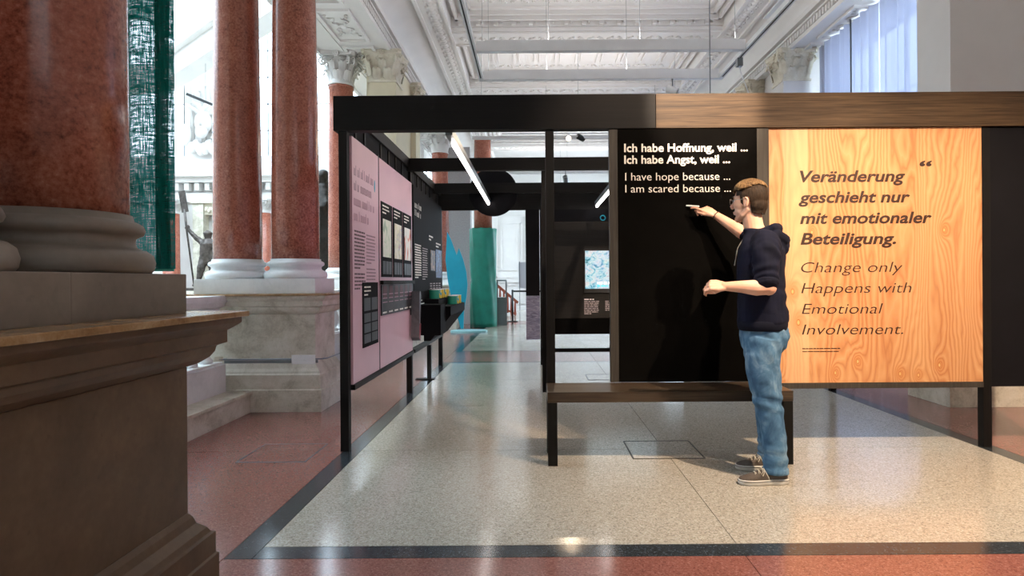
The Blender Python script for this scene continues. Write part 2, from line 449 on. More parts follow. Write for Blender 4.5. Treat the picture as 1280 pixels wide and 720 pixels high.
# ================================================================ FLOOR
XL, XR = -1.24, 3.16; BW = .125
G = .0022
sub = struct(MB().box(-24, 8, -6, 27, -.12, -.03).build('floor', M['terr_dark']), 'terrazzo floor of pale fields, dark bands and red borders')
def slab(x0, x1, y0, y1, mat, name='terrazzo_slab'):
    MB().box(x0+G, x1-G, y0+G, y1-G, -.031, 0).build(name, mat, sub)
def grid(xs, ys, mat, name='terrazzo_slab'):
    for a, b in zip(xs, xs[1:]):
        for c, d in zip(ys, ys[1:]): slab(a, b, c, d, mat, name)
fields = [(-5.1, 1.285), (2.885, 9.28), (10.86, 17.25), (18.85, 25.2)]
for y0, y1 in fields:
    n = 4
    grid([XL, .917, XR], [y0 + (y1-y0)*i/n for i in range(n+1)] if y0 != 2.885 else [2.885, 4.505, 6.1, 7.69, 9.28], M['terr_light'])
    ye = y0 - BW; yf = y1 + BW
    slab(XL-BW, XL, ye, yf, M['terr_dark'], 'border_band'); slab(XR, XR+BW, ye, yf, M['terr_dark'], 'border_band')
    slab(XL, XR, ye, y0, M['terr_dark'], 'border_band'); slab(XL, XR, y1, yf, M['terr_dark'], 'border_band')
for y0, y1 in [(1.285+BW, 2.885-BW), (9.28+BW, 10.86-BW), (17.25+BW, 18.85-BW)]:
    grid([XL-BW, .917, XR+BW], [y0, y1], M['terr_red'], 'red_terrazzo_slab')
ry = [-5.5, -2, 1.3, 4.505, 7.7, 10.9, 14.1, 17.3, 20.5, 23.7, 26.5]
grid([-3.1, XL-BW], ry, M['terr_red'], 'red_terrazzo_slab')
grid([XR+BW, 6.4], ry, M['terr_red'], 'red_terrazzo_slab')
grid([-23.5, -16, -9.5, -3.1], [-5.5, 1.3, 7.7, 14.1, 20.5, 26.5], M['terr_light'])
def hatch(x0, x1, y0, y1, fr, fill):
    t = MB(); w = .008
    t.box(x0, x1, y0, y0+w, -.02, .003); t.box(x0, x1, y1-w, y1, -.02, .003)
    t.box(x0, x0+w, y0+w, y1-w, -.02, .003); t.box(x1-w, x1, y0+w, y1-w, -.02, .003)
    h = t.build('hatch_frame', fr, sub)
    MB().box(x0+w+G, x1-w-G, y0+w+G, y1-w-G, -.02, .0015).build('hatch_cover', fill, h)
hatch(.66, 1.15, 4.254, 4.725, M['black_metal'], M['terr_light'])
hatch(.65, 1.13, 7.61, 8.06, M['black_metal'], M['terr_light'])
hatch(-2.008, -1.538, 4.233, 4.709, M['steel'], M['terr_red'])

# ================================================================ PEDESTALS, COLUMNS
PT = 1.10
PLINTH = [(.075, 0), (.075, .205), (.066, .21), (.066, .345), (.055, .355), (.05, .375), (.03, .40), (.012, .43), (0, .445)]
DIE = [(0, .445), (0, .905)]
CORN = [(0, .905), (.028, .915), (.055, .935), (.068, .955), (.072, .975), (.099, .985), (.099, 1.03), (.108, 1.035), (.128, 1.05), (.137, 1.058), (.137, 1.078)]
def pedestal(x0, x1, y0, y1, label, mats, plinth=PLINTH, grp=None):
    t = thing('column_pedestal', label, 'pedestal', ((x0+x1)/2, (y0+y1)/2, 0), grp)
    MB().ringbox(x0, x1, y0, y1, plinth).build('plinth', mats[0], t, .004)
    h = plinth[-1][1]
    MB().ringbox(x0, x1, y0, y1, [(0, h+.0005), (0, .905)]).build('die', mats[1], t, .003)
    MB().ringbox(x0, x1, y0, y1, [(o, h + .0005*(i == 0)) for i, (o, h) in enumerate(CORN)]).build('cornice', mats[1], t, .003)
    MB().ringbox(x0, x1, y0, y1, [(.157, 1.079), (.157, PT)]).build('top_slab', mats[2], t, .004)
    return t

def acanthus(mb, c, out, w, h, curl):
    """leaf standing on c, leaning outwards along out"""
    c = Vector(c); out = Vector(out).normalized(); side = Vector((-out.y, out.x, 0)); R = []
    prof = [(0, 0, .75), (.012, .3, 1), (.03, .6, 1), (.06, .85, .85), (.10, 1.0, .62), (.13, .93, .35), (.135, .82, .12)]
    for o, k, ww in prof:
        p = c + out*(o*curl/.13) + Vector((0, 0, h*k)); row = []
        for j, (s_, d) in enumerate([(-1, -.012), (-.55, .006), (-.2, -.002), (0, .014), (.2, -.002), (.55, .006), (1, -.012)]):
            sc = 1.0 if abs(s_) < 1 else (.82 + .18*((len(R)) % 2))
            row.append(p + side*(w/2*ww*s_*sc) + out*(d*curl/.1))
        R.append(row)
    mb.rings(R, closed=False, caps=False)

def spiral(mb, c, out, r, rad):
    c = Vector(c); out = Vector(out).normalized(); pts = []; rr = []
    for i in range(20):
        a = pi*.55 - i*.52; k = r*(1 - i/23)
        pts.append(c + out*(cos(a)*k) + Vector((0, 0, sin(a)*k))); rr.append(rad*(1 - i/32))
    mb.tube(pts, rr, 6)
    mb.ball(c, rad*1.1, 8, 6)

def capital(name, cx, cy, z0, z1, r, mat, parent, square=False):
    t = MB(); H = z1 - z0; ab = H*.13
    if square: t.ringbox(cx-r, cx+r, cy-r, cy+r, [(.02, z0), (.025, z0+.03), (0, z0+.035), (0, z0+H*.55), (.03, z0+H*.75), (.07, z1-ab)])
    else: t.lathe([(r*1.08, 0), (r*1.12, .02), (r*1.04, .035), (r*.98, H*.4), (r*1.06, H*.7), (r*1.28, H-ab)], cx, cy, 24, z0)
    e = r*1.62
    pts = []
    for k in range(4):
        a = pi/4 + k*pi/2; cc = Vector((cos(a), sin(a))); s_ = Vector((-sin(a), cos(a)))
        corner = cc*e*1.2
        pts += [corner - s_*.035, corner + s_*.035]
        mid = Vector((cos(a+pi/4), sin(a+pi/4)))*e*.74
        pts.append(mid)
    for o, a_, b_ in [(0, z1-ab, z1-ab*.45), (.015, z1-ab*.42, z1)]:
        t.prism([(cx + p.x*(1+o*2), cy + p.y*(1+o*2)) for p in pts], a_, b_, 'z')
    def around(n, off):
        for k in range(n):
            a = 2*pi*k/n + off
            d = Vector((cos(a), sin(a), 0))
            if square:
                m_ = max(abs(d.x), abs(d.y)); base = d/m_*r
                dd = Vector((1 if d.x > .72 else -1 if d.x < -.72 else 0, 1 if d.y > .72 else -1 if d.y < -.72 else 0, 0))
                if dd.length < .5: dd = d
                yield base, dd
            else: yield d*r*.98, d
    for b, d in around(8, 0 if not square else pi/8): acanthus(t, (cx+b.x, cy+b.y, z0+.04), d, r*.78, H*.36, .10)
    for b, d in around(8, pi/8 if not square else 0): acanthus(t, (cx+b.x, cy+b.y, z0+.10), d, r*.72, H*.52, .12)
    for k in range(4):
        a = pi/4 + k*pi/2; d = Vector((cos(a), sin(a), 0))
        for off in (-.35, .35):
            dd = Vector((cos(a+off*.25), sin(a+off*.25), 0)); s_ = Vector((-sin(a), cos(a), 0))
            c = Vector((cx, cy, z1-ab-H*.16)) + d*e*.95 + s_*off*.13
            spiral(t, c, dd, H*.135, H*.03)
            t.tube([Vector((cx, cy, z0+H*.5)) + d*r*.98 + s_*off*.5*r, Vector((cx, cy, z0+H*.68)) + d*r*1.12 + s_*off*.35*r, c + Vector((0, 0, H*.12))], [H*.02, H*.03, H*.03], 6)
        a2 = k*pi/2; d2 = Vector((cos(a2), sin(a2), 0)); s2 = Vector((-sin(a2), cos(a2), 0))
        c = Vector((cx, cy, z1-ab*.6)) + d2*e*.80
        for q in range(6): t.ball(c + s2*cos(q*pi/3)*.032 + Vector((0, 0, sin(q*pi/3)*.032)), .024, 6, 4)
        t.ball(c + d2*.015, .02, 6, 4)
        for sgn in (-1, 1): spiral(t, Vector((cx, cy, z1-ab-H*.15)) + d2*r*1.2 + s2*sgn*.055, s2*sgn, H*.085, H*.02)
    return t.build(name, mat, parent)

BASEP = [(.285, .0), (.293, .012), (.297, .035), (.29, .06), (.272, .074), (.258, .078), (.245, .085), (.238, .10), (.24, .115), (.25, .122), (.262, .128), (.268, .142), (.262, .158), (.245, .168), (.236, .171), (.232, .19)]
ZS, ZC, ZT = PT + .14 + .19, 4.42, 4.93
def column(cx, cy, label, seg=40, base_mat=None, shaft_top=ZC, grp=None, base_h=PT, cap=True):
    bm_ = base_mat or M['white_stone']
    t = thing('marble_column', label, 'column', (cx, cy, base_h), grp)
    MB().box(cx-.285, cx+.285, cy-.285, cy+.285, base_h, base_h+.14).build('plinth_block', bm_, t, .004)
    MB().lathe([(r, h + .001*(i == 0)) for i, (r, h) in enumerate(BASEP)], cx, cy, seg, base_h+.14).build('moulded_base', bm_, t)
    z0 = base_h+.33; L = shaft_top - z0
    pr = [(.2235, .001)] + [(.2235 - .028*(k/8)**1.6, L*k/8) for k in range(1, 8)] + [(.197, L*.985), (.207, L*.987), (.207, L)]
    MB().lathe(pr, cx, cy, seg, z0).build('shaft', M['marble_red'], t)
    if cap: capital('capital', cx, cy, shaft_top+.001, ZT, .2, M['plaster'], t)
    return t

# left side: near pedestal and column
near = pedestal(-1.825, -1.255, 1.05, 2.285, 'large shaded brown stone pedestal under the nearest column, cut by left edge', (M['lime_brown_shaded'], M['lime_brown_shaded'], M['limestone_top']),
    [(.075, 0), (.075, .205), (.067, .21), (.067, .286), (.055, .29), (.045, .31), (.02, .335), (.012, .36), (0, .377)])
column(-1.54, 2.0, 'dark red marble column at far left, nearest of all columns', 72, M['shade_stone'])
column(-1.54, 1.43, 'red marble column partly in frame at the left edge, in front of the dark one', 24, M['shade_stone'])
# second pedestal with two columns
pedestal(-3.22, -2.05, 5.93, 6.50, 'grey veined limestone pedestal carrying the two pink-red columns', (M['limestone'], M['limestone'], M['limestone_top']))
column(-2.335, 6.215, 'right one of the two pink-red marble columns left of the pavilion', 56)
column(-2.905, 6.215, 'left one of the two pink-red marble columns left of the pavilion', 56)
pedestal(-3.42, -2.15, 10.1, 12.4, 'pale pedestal under the square pier behind the pink exhibition wall', (M['limestone'], M['limestone'], M['limestone']))
column(-3.16, 10.45, 'pink column with white capital just left of the beige pier', 32)

def pier(name, x0, x1, y0, y1, label, mat, caps=(), z0=PT, grp=None, zs=ZC):
    t = thing(name, label, 'pier', ((x0+x1)/2, (y0+y1)/2, z0), grp)
    MB().box(x0, x1, y0, y1, z0, ZT).build('pier_shaft', mat, t)
    for px, py, w, cm in caps:
        MB().ringbox(px-w, px+w, py-w, py+w, [(.05, z0), (.05, z0+.16), (.03, z0+.2), (.02, z0+.26), (0, z0+.3), (0, zs)]).build('pilaster', M['cream'] if px < 0 else mat, t)
        capital('pilaster_capital', px, py, zs+.001, ZT-.001, w*1.0, cm, t, True)
    return t
pier('stone_pier', -2.75, -2.3, 10.5, 12.1, 'beige square pier with corinthian capitals behind the pink exhibition wall', M['cream'],
     [(-2.42, 10.42, .215, M['plaster_aged']), (-2.42, 12.15, .215, M['plaster_aged'])])
column(-2.35, 16.0, 'distant pink column with white capital, seen above the black roof beam', 28)
pedestal(-2.9, -2.0, 15.7, 16.3, 'distant stone pedestal left of the turquoise leaf board', (M['limestone'], M['limestone'], M['limestone']))
pier('stone_pier', -2.9, -2.5, 20.9, 21.6, 'most distant left pier with ornate capital', M['cream'], [(-2.55, 21.2, .2, M['plaster_aged'])])
pedestal(-3.1, -2.3, 20.8, 21.8, 'most distant stone pedestal on the left', (M['limestone'], M['limestone'], M['limestone']))

# right side piers (mirror)
for (y0, y1, lab, plab) in [(5.93, 6.44, 'grey pier at the right with a smooth side face', 'concrete-grey pedestal at right, seen below the pine board'),
                            (10.2, 12.3, 'right pier with paired ornate capitals beyond the pine board', 'far right pedestal hidden behind the pine board')]:
    pedestal(3.925, 4.9, y0, y1, plab, (M['limestone'], M['limestone'], M['limestone']))
p = pier('stone_pier', 3.925, 4.9, 5.93, 6.44, 'smooth grey pier at far right above the black beam', M['plaster'])
p = pier('stone_pier', 4.35, 4.9, 10.3, 12.2, 'distant right pier with two carved capitals beyond the beam', M['plaster'],
         [(4.30, 10.5, .215, M['plaster_aged']), (4.30, 12.1, .215, M['plaster_aged'])])
pier('stone_pier', 4.3, 4.9, 16.0, 18, 'farthest right pier near the end wall', M['plaster'], z0=0)

# ================================================================ SEAT STEP AND BALUSTRADES
t = thing('stone_bench', 'low stone seat step running along the balustrade to the grey pedestal', 'stone seat', (-2.75, 4, 0))
MB().box(-2.85, -2.63, .4, 5.85, 0, .168).build('step_front', M['limestone'], t, .003)
MB().box(-2.85, -2.615, .4, 5.85, .169, .2).build('seat_slab', M['limestone'], t, .006)
def balustrade(y0, y1, label, x=-2.97, n=None, xw=.12):
    t = thing('balustrade', label, 'balustrade', (x, (y0+y1)/2, 0))
    MB().box(x-xw, x+xw, y0, y1, 0, .43).build('lower_wall', M['white_stone'], t)
    MB().ringbox(x-xw+.02, x+xw-.02, y0+.02, y1-.02, [(.02, .431), (.02, .45), (0, .46), (0, .475)]).build('foot_moulding', M['white_stone'], t)
    MB().ringbox(x-xw+.03, x+xw-.03, y0+.05, y1-.05, [(0, .93), (0, .97), (.03, .985), (.04, 1.02), (.06, 1.035), (.06, 1.085)]).build('hand_rail', M['white_stone'], t, .003)
    n = n or int((y1-y0)/.24); pr = [(.06, 0), (.06, .035), (.04, .04), (.035, .06), (.05, .09), (.074, .14), (.078, .18), (.06, .24), (.035, .32), (.028, .36), (.04, .375), (.03, .385), (.045, .41), (.055, .42), (.055, .455)]
    me = None
    for i in range(n):
        yy = y0 + (i+.5)*(y1-y0)/n
        if me is None:
            o = MB().lathe(pr, x, yy, 16, .4755).build('baluster', M['white_stone'], t); me = o.data; y_first = yy
        else:
            o = bpy.data.objects.new('baluster', me); COL.objects.link(o); o.parent = t; o.location = (0, yy - y_first, 0)
balustrade(2.5, 5.84, 'white stone balustrade between the dark near pedestal and the grey pedestal')
balustrade(6.6, 10.0, 'white stone balustrade behind the pink exhibition panels')
balustrade(12.5, 15.6, 'white stone balustrade seen through the far end of the pavilion')

# guard rail in front of pedestal
t = thing('guard_rail', 'thin steel guide rail fixed in front of the grey pedestal', 'rail', (-2.4, 5.7, .5))
MB().tube([(-2.86, 5.74, .507), (-1.94, 5.74, .507), (-1.90, 5.80, .507), (-1.90, 6.62, .507)], .006, 8).build('rail_rod', M['steel'], t)
MB().box(-2.82, -1.97, 5.75, 5.765, .47, .497).build('rail_channel', M['grey_metal'], t)
for x, y in ((-2.84, 5.80), (-1.93, 5.80), (-1.93, 6.5)):
    MB().tube([(x, 5.742 if y < 6 else 6.5, .507), (x, y if y < 6 else 6.5, .507), ((x if y < 6 else x - .05), y+.04 if y < 6 else 6.5, .507)], .005, 6).build('bracket', M['steel'], t)
MB().box(-2.90, -2.83, 5.735, 5.75, .49, .535).build('end_block', M['plaster_aged'], t)
c = MB().box(-2.20, -1.985, 5.732, 5.737, .462, .545).build('info_card', M['white_stone']); tag(c, 'small blank white card on the steel rail by the grey pedestal', 'card')

# ================================================================ ENTABLATURE, COVE, CEILING
OR = M['plaster']
def entab(side, y0=-5, y1=25):
    """side -1 left, +1 right; soffit between xi (aisle edge) and xo"""
    f = lambda x: x if side < 0 else 1.9 - x
    xi, xo = -2.31, -3.43
    b = MB()
    x0, x1 = sorted((f(xi), f(xo)))
    b.box(x0, x1, y0, y1, ZT, ZT+.32)
    o = struct(b.build('trim_1' if side < 0 else 'trim_2', OR), 'white plaster entablature over the %s colonnade' % ('left' if side < 0 else 'right'))
    # soffit panels framed, with scrolls
    for k in range(int((y1-y0)/1.35)):
        ya = y0 + k*1.35 + .12; yb = ya + 1.15
        fr = MB()
        xa, xb = sorted((f(-2.50), f(-3.0)))
        for (a, b_, c_, d) in ((xa, xb, ya, ya+.05), (xa, xb, yb-.05, yb), (xa, xa+.05, ya+.05, yb-.05), (xb-.05, xb, ya+.05, yb-.05)):
            fr.box(a, b_, c_, d, ZT-.035, ZT-.0005)
        p_ = fr.build('soffit_frame', OR, o)
        sc = MB(); cx = (xa+xb)/2; cy = (ya+yb)/2
        for s1 in (-1, 1):
            for s2 in (-1, 1):
                pts = [Vector((cx + s1*(.02+.11*(1-i/16)*abs(sin(i*.33))+.02), cy + s2*(.06+.33*(i/16)), ZT-.012)) for i in range(13)]
                sc.tube(pts, [.018*(1-i/18) for i in range(13)], 5)
                for q in range(4): sc.ball((cx+s1*(.06+.03*q), cy+s2*(.1+.09*q), ZT-.012), (.03, .018, .014), 6, 4)
        sc.ball((cx, cy, ZT-.015), (.06, .06, .02), 8, 5)
        sc.build('scroll_relief', OR, p_)
    # longitudinal mouldings on the aisle face
    mo = MB()
    for (a, b_, c_, d) in ((-2.33, -2.27, ZT-.02, ZT+.05), (-2.31, -2.25, ZT+.17, ZT+.20), (-2.31, -2.22, ZT+.24, ZT+.32), (-3.45, -3.40, ZT-.06, ZT+.32), (-3.08, -3.03, ZT-.02, ZT-.0005)):
        xa, xb = sorted((f(a), f(b_))); mo.box(xa, xb, y0, y1, c_, d)
    mo.build('moulding', OR, o)
    # dentils: the ones that can be told apart
    cnt = 0; me = None; rest = MB(); yy = 3.6
    xa, xb = sorted((f(-2.31), f(-2.262)))
    while yy < 22:
        if cnt < 110:
            if me is None:
                d_ = MB().box(xa, xb, yy, yy+.055, ZT+.06, ZT+.155).build('dentil', OR, o); me = d_.data; yf = yy
            else:
                d_ = bpy.data.objects.new('dentil', me); COL.objects.link(d_); d_.parent = o; d_.location = (0, yy-yf, 0)
            cnt += 1
        else: rest.box(xa, xb, yy, yy+.055, ZT+.06, ZT+.155)
        yy += .095
    r_ = rest.build('dentil', OR, o); r_['kind'] = 'stuff'
    # cove
    arc = [(-2.31 + .55*(1-cos(a)), ZT+.32 + .30*sin(a)) for a in [pi/2*i/10 for i in range(11)]]
    back = [(-3.0, ZT+.62), (-3.0, ZT+.32)]
    poly = [(f(x), z) for x, z in arc] + [(f(x), z) for x, z in back]
    cv = MB(); n = len(poly)
    cv.prism(poly, y0, y1, 'y'); cv.sm = [i < 10 for i in range(len(cv.sm))]
    cv.build('cove', OR, o)
    return o
entab(-1); entab(1)
CZ = 5.50; CX0, CX1 = -1.80, 3.70
ceil = struct(MB().box(-2.9, 4.8, -5.2, 25.2, CZ+.22, CZ+.32).build('ceiling', OR), 'white plaster ceiling with cross beams and ornament bands')
def relief_row(name, x0, x1, yc, w, z, parent, step=.13, axis='x', kind='scroll'):
    t = MB(); n = int((x1-x0)/step)
    for i in range(n):
        u = x0 + (i+.5)*(x1-x0)/n
        def P(a, b, c=0): return (u+a, yc+b, z-c) if axis == 'x' else (yc+b, u+a, z-c)
        s_ = 1 if i % 2 else -1
        t.ball(P(0, 0), (w*.26, w*.26, .03), 6, 4)
        pts = [P(.012*k - .05, s_*w*.36*sin(k*.55), .004) for k in range(9)]
        t.tube(pts, [.017*(1-k/14) for k in range(9)], 4)
        t.ball(P(.04, -s_*w*.28), (w*.17, w*.17, .025), 5, 3)
    o = t.build(name, OR, parent); o['kind'] = 'stuff'; return o
# edge strips
for xa, xb, xc in ((CX0-.02, CX0+.42, CX0+.22), (CX1-.42, CX1+.02, CX1-.22)):
    e = MB(); e.box(xa, xb, -5.2, 25.2, CZ, CZ+.22).box(xa, xa+.05, -5.2, 25.2, CZ-.04, CZ).box(xb-.05, xb, -5.2, 25.2, CZ-.04, CZ)
    eo = e.build('edge_band', OR, ceil)
    relief_row('leaf_band', 3.5, 21, xc, .24, CZ-.002, eo, .10, 'y')
# cross beams with stepped mouldings
for yc in (1.9, 5.0, 8.1, 11.2, 14.3, 17.4, 20.5, 23.6):
    c_ = MB()
    c_.box(CX0+.42, CX1-.42, yc-.34, yc+.34, CZ-.01, CZ+.22)
    c_.box(CX0+.42, CX1-.42, yc-.40, yc-.33, CZ+.05, CZ+.22).box(CX0+.42, CX1-.42, yc+.33, yc+.40, CZ+.05, CZ+.22)
    c_.box(CX0+.42, CX1-.42, yc-.30, yc-.25, CZ-.035, CZ-.01).box(CX0+.42, CX1-.42, yc+.25, yc+.30, CZ-.035, CZ-.01)
    bo = c_.build('cross_beam', OR, ceil)
    if 3 < yc < 21:
        relief_row('scroll_band', CX0+.5, CX1-.5, yc, .2, CZ-.012, bo, .17)
        br = MB(); x = CX0+.55
        while x < CX1-.5:
            for s_ in (-1, 1):
                br.box(x, x+.07, yc+s_*.43-.035, yc+s_*.43+.035, CZ+.06, CZ+.2)
                br.box(x+.11, x+.14, yc+s_*.43-.03, yc+s_*.43+.03, CZ+.09, CZ+.2)
            x += .30
        b2 = br.build('small_bracket', OR, bo); b2['kind'] = 'stuff'
# inner coffer frames
for yc in (3.45, 6.55, 9.65, 12.75, 15.85, 18.95):
    c_ = MB()
    for d, z in ((0, .10), (.12, .14), (.24, .18)):
        x0, x1, y0, y1 = CX0+.5+d, CX1-.5-d, yc-1.05+d, yc+1.05-d
        for (a, b_, c2, d2) in ((x0, x1, y0, y0+.05), (x0, x1, y1-.05, y1), (x0, x0+.05, y0, y1), (x1-.05, x1, y0, y1)):
            c_.box(a, b_, c2, d2, CZ+z, CZ+.221)
    co = c_.build('coffer_frame', OR, ceil)
    relief_row('scroll_band', CX0+.9, CX1-.9, yc-.55, .16, CZ+.218, co, .17)
    relief_row('scroll_band', CX0+.9, CX1-.9, yc+.55, .16, CZ+.218, co, .17)
    rb = MB()
    x = CX0 + 1.0
    while x < CX1-1.0:
        rb.box(x, x+.05, yc-.30, yc+.30, CZ+.17, CZ+.221).box(x+.10, x+.13, yc-.30, yc+.30, CZ+.18, CZ+.221); x += .42
    rb.build('rib', OR, co)

# ================================================================ WALLS
struct(MB().box(4.9, 5.1, -6, 26, -.1, .9).build('wall_right', OR), 'white wall below the curtained windows')
# right window wall: tall windows between piers
k = 1
for (y0, y1) in ((6.6, 10.1), (12.4, 15.9), (18.2, 24.6)):  # last and widest one added to bring daylight into the far hall
    w = MB(); yc = (y0+y1)/2
    w.box(4.9, 5.0, y0, y0+.12, .9, ZT).box(4.9, 5.0, y1-.12, y1, .9, ZT).box(4.9, 5.0, y0, y1, .9, 1.0).box(4.9, 5.0, y0, y1, ZT-.12, ZT)
    for i in range(1, 4): w.box(4.93, 4.97, y0 + (y1-y0)*i/4-.025, y0 + (y1-y0)*i/4+.025, 1.0, ZT-.12)
    for z in (1.9, 2.8, 3.7): w.box(4.935, 4.965, y0+.12, y1-.12, z-.02, z+.02)
    wo = struct(w.build('window_%d' % k, M['white_metal']), 'tall window behind the white curtains'); k += 1
    MB().box(4.948, 4.952, y0+.1, y1-.1, .98, ZT-.1).build('pane', M['glass'], wo)
struct(MB().box(4.9, 5.1, 5.8, 6.6, .9, ZT).box(4.9, 5.1, 10.1, 12.4, .9, ZT).box(4.9, 5.1, 15.9, 18.2, .9, ZT).box(4.9, 5.1, 24.6, 26, .9, ZT).box(4.9, 5.1, -6, 5.8, .9, ZT).build('wall_right_upper', OR), 'white wall piers between the curtained windows')  # unseen near stretch closed solid to keep daylight off the near pedestal
def curtain(y0, y1, label, x=4.62):
    R = []
    n = int((y1-y0)/.03)
    for z in (ZT-.02, 3.4, 1.9, .3):
        R.append([(x + .03*sin(i*.9) + .02*sin(i*.37+1) + .012*sin(i*2.1), y0 + (y1-y0)*i/n, z) for i in range(n+1)])
    return tag(MB().rings(R, closed=False, caps=False).build('curtain', M['curtain']), label, 'curtain', 'white curtains over the right windows')
curtain(6.95, 8.35, 'sheer white curtain right half, lit from the window behind, right of the thin wire')
curtain(8.45, 10.15, 'sheer white curtain left half, beside the carved capital at right')
curtain(12.5, 15.8, 'distant sheer white curtain beyond the paired capitals')
# back wall, end wall
struct(MB().box(-24, 5.1, -6.2, -6, -.1, 9).build('wall_back', OR), 'white wall behind the viewpoint')
we = struct(MB().box(-3.4, 5.1, 25.2, 25.4, -.1, 6).build('wall_far', OR), 'white panelled end wall of the aisle')
def frame_on(x0, x1, z0, z1, y=25.2, w=.06, d=.05, name='wall_moulding'):
    t = MB()
    t.box(x0, x1, y-d, y, z0, z0+w).box(x0, x1, y-d, y, z1-w, z1).box(x0, x0+w, y-d, y, z0, z1).box(x1-w, x1, y-d, y, z0, z1)
    t.build(name, OR, we)
for x in (-3.0, -1.5, 0.0, 1.5, 3.0):
    frame_on(x, x+1.25, 1.3, 3.8); frame_on(x+.2, x+1.05, 1.6, 3.5, w=.04); frame_on(x, x+1.25, .25, 1.05)
MB().box(-3.4, 4.9, 25.1, 25.2, 1.12, 1.2).box(-3.4, 4.9, 25.08, 25.2, 0, .16).box(-3.4, 4.9, 25.0, 25.2, 4.2, 4.35).build('wall_rail', OR, we)

# ================================================================ ATRIUM (left)
AY = 17.0
aw = MB()
wins = [(-10.9, 1.55), (-6.2, 1.9), (-15.3, 1.55)]
spring, topz = 6.9, 11.0
def wall_with_arches():
    t = MB(); y0, y1 = AY, AY+.4
    t.box(-22, -3.0, y0, y1, -.1, 4.6)
    xs = sorted(wins); last = -22
    for cx, r in xs:
        t.box(last, cx-r, y0, y1, 4.6, topz); last = cx + r
        N_ = 20
        top = [(cx - r*cos(pi*i/N_), spring + r*sin(pi*i/N_)) for i in range(N_+1)]
        for a, b in zip(top, top[1:]):
            t.prism([a, b, (b[0], topz), (a[0], topz)], y0, y1, 'y')
    t.box(last, -3.0, y0, y1, 4.6, topz)
    return t
struct(wall_with_arches().build('wall_atrium_far', OR), 'white curved-window wall of the bright atrium')
for cx, r in wins:
    fr = MB()
    pts = [Vector((cx-r+.04, AY+.1, 4.62)), Vector((cx-r+.04, AY+.1, spring))] + [Vector((cx-(r-.04)*cos(pi*i/16), AY+.1, spring+(r-.04)*sin(pi*i/16))) for i in range(1, 16)] + [Vector((cx+r-.04, AY+.1, spring)), Vector((cx+r-.04, AY+.1, 4.62))]
    fr.tube(pts, .05, 6)
    for i in range(1, 4): fr.box(cx-r+2*r*i/4-.015, cx-r+2*r*i/4+.015, AY+.08, AY+.12, 4.62, spring + sqrt(max(0, r*r-(r*(2*i/4-1))**2)))
    z = 5.3
    while z < spring + r - .2:
        hw = r if z < spring else sqrt(r*r-(z-spring)**2)
        fr.box(cx-hw, cx+hw, AY+.08, AY+.12, z-.013, z+.013); z += .72
    fo = struct(fr.build('window_%d' % k, M['grey_metal']), 'arched atrium window with thin glazing bars'); k += 1
    MB().box(cx-r, cx+r, AY+.15, AY+.155, 4.62, spring+r).build('pane', M['glass'], fo)
# archivolts with relief
for cx, r in wins[:2]:
    t = MB(); rr = r+.22
    pts = [Vector((cx-rr*cos(pi*i/24), AY-.02, spring+rr*sin(pi*i/24))) for i in range(25)]
    t.tube([Vector((cx-rr, AY-.02, 4.7))] + pts + [Vector((cx+rr, AY-.02, 4.7))], .05, 6)
    rr = r+.75
    t.tube([Vector((cx-rr, AY-.02, 4.7))] + [Vector((cx-rr*cos(pi*i/24), AY-.02, spring+rr*sin(pi*i/24))) for i in range(25)] + [Vector((cx+rr, AY-.02, 4.7))], .06, 6)
    ao = struct(t.build('trim_%d' % (3 if cx < -8 else 4), OR), 'moulded arch surround with leaf relief in the atrium')
    q = MB(); rr = r+.48
    for i in range(60):
        a = pi*i/59; q.ball((cx-rr*cos(a)+.05*sin(i*5), AY-.02, spring+rr*sin(a)+.05*cos(i*7)), (.07, .04, .055), 6, 4)
    for i in range(16):
        for s_ in (-1, 1): q.ball((cx+s_*(rr+.06*sin(i*4)), AY-.02, 4.8+i*.13), (.06, .04, .05), 6, 4)
    qo = q.build('leaf_relief', OR, ao); qo['kind'] = 'stuff'
# atrium cornice with dentils, lower order
t = MB()
t.box(-22, -3.0, AY-.45, AY, 4.0, 4.12).box(-22, -3.0, AY-.30, AY, 3.86, 4.0).box(-22, -3.0, AY-.12, AY, 3.36, 3.6).box(-22, -3.0, AY-.06, AY, 4.12, 4.5)
co = struct(t.build('trim_5', OR), 'dentilled cornice of the atrium arcade')
d = MB(); x = -16
while x < -3.2: d.box(x, x+.12, AY-.24, AY-.005, 3.66, 3.85); x += .27
dd = d.build('dentil_row', OR, co)
for x, lab in ((-9.45, 'distant salmon-pink column beside the statue with the oar'), (-7.05, 'distant salmon-pink column seen between the two large columns'), (-5.35, 'distant salmon-pink column behind the right large column')):
    tt = thing('atrium_column', lab, 'column', (x, AY-.5, 0))
    MB().lathe([(.30, 0), (.30, .9), (.26, .95), (.21, 1.1), (.2, 3.0)], x, AY-.5, 20).build('shaft', M['marble_red'], tt)
    capital('capital', x, AY-.5, 3.0, 3.36, .18, OR, tt)
# portal frames with relief frieze
tt = thing('stone_portal', 'pale stone portal with carved frieze on the atrium wall', 'portal', (-8.3, AY, 0))
MB().box(-9.0, -8.72, AY-.3, AY-.005, 0, 3.3).box(-7.85, -7.6, AY-.3, AY-.005, 0, 3.3).box(-9.05, -7.5, AY-.34, AY-.005, 3.3, 3.4).build('jamb', M['limestone'], tt)
f = MB()
for i in range(22): f.ball((-8.66+.036*i, AY-.26, 3.13+.04*sin(i*2.3)), (.045, .04, .06), 6, 4)
f.box(-8.72, -7.85, AY-.24, AY-.005, 3.0, 3.3).build('carved_frieze', M['plaster_aged'], tt)
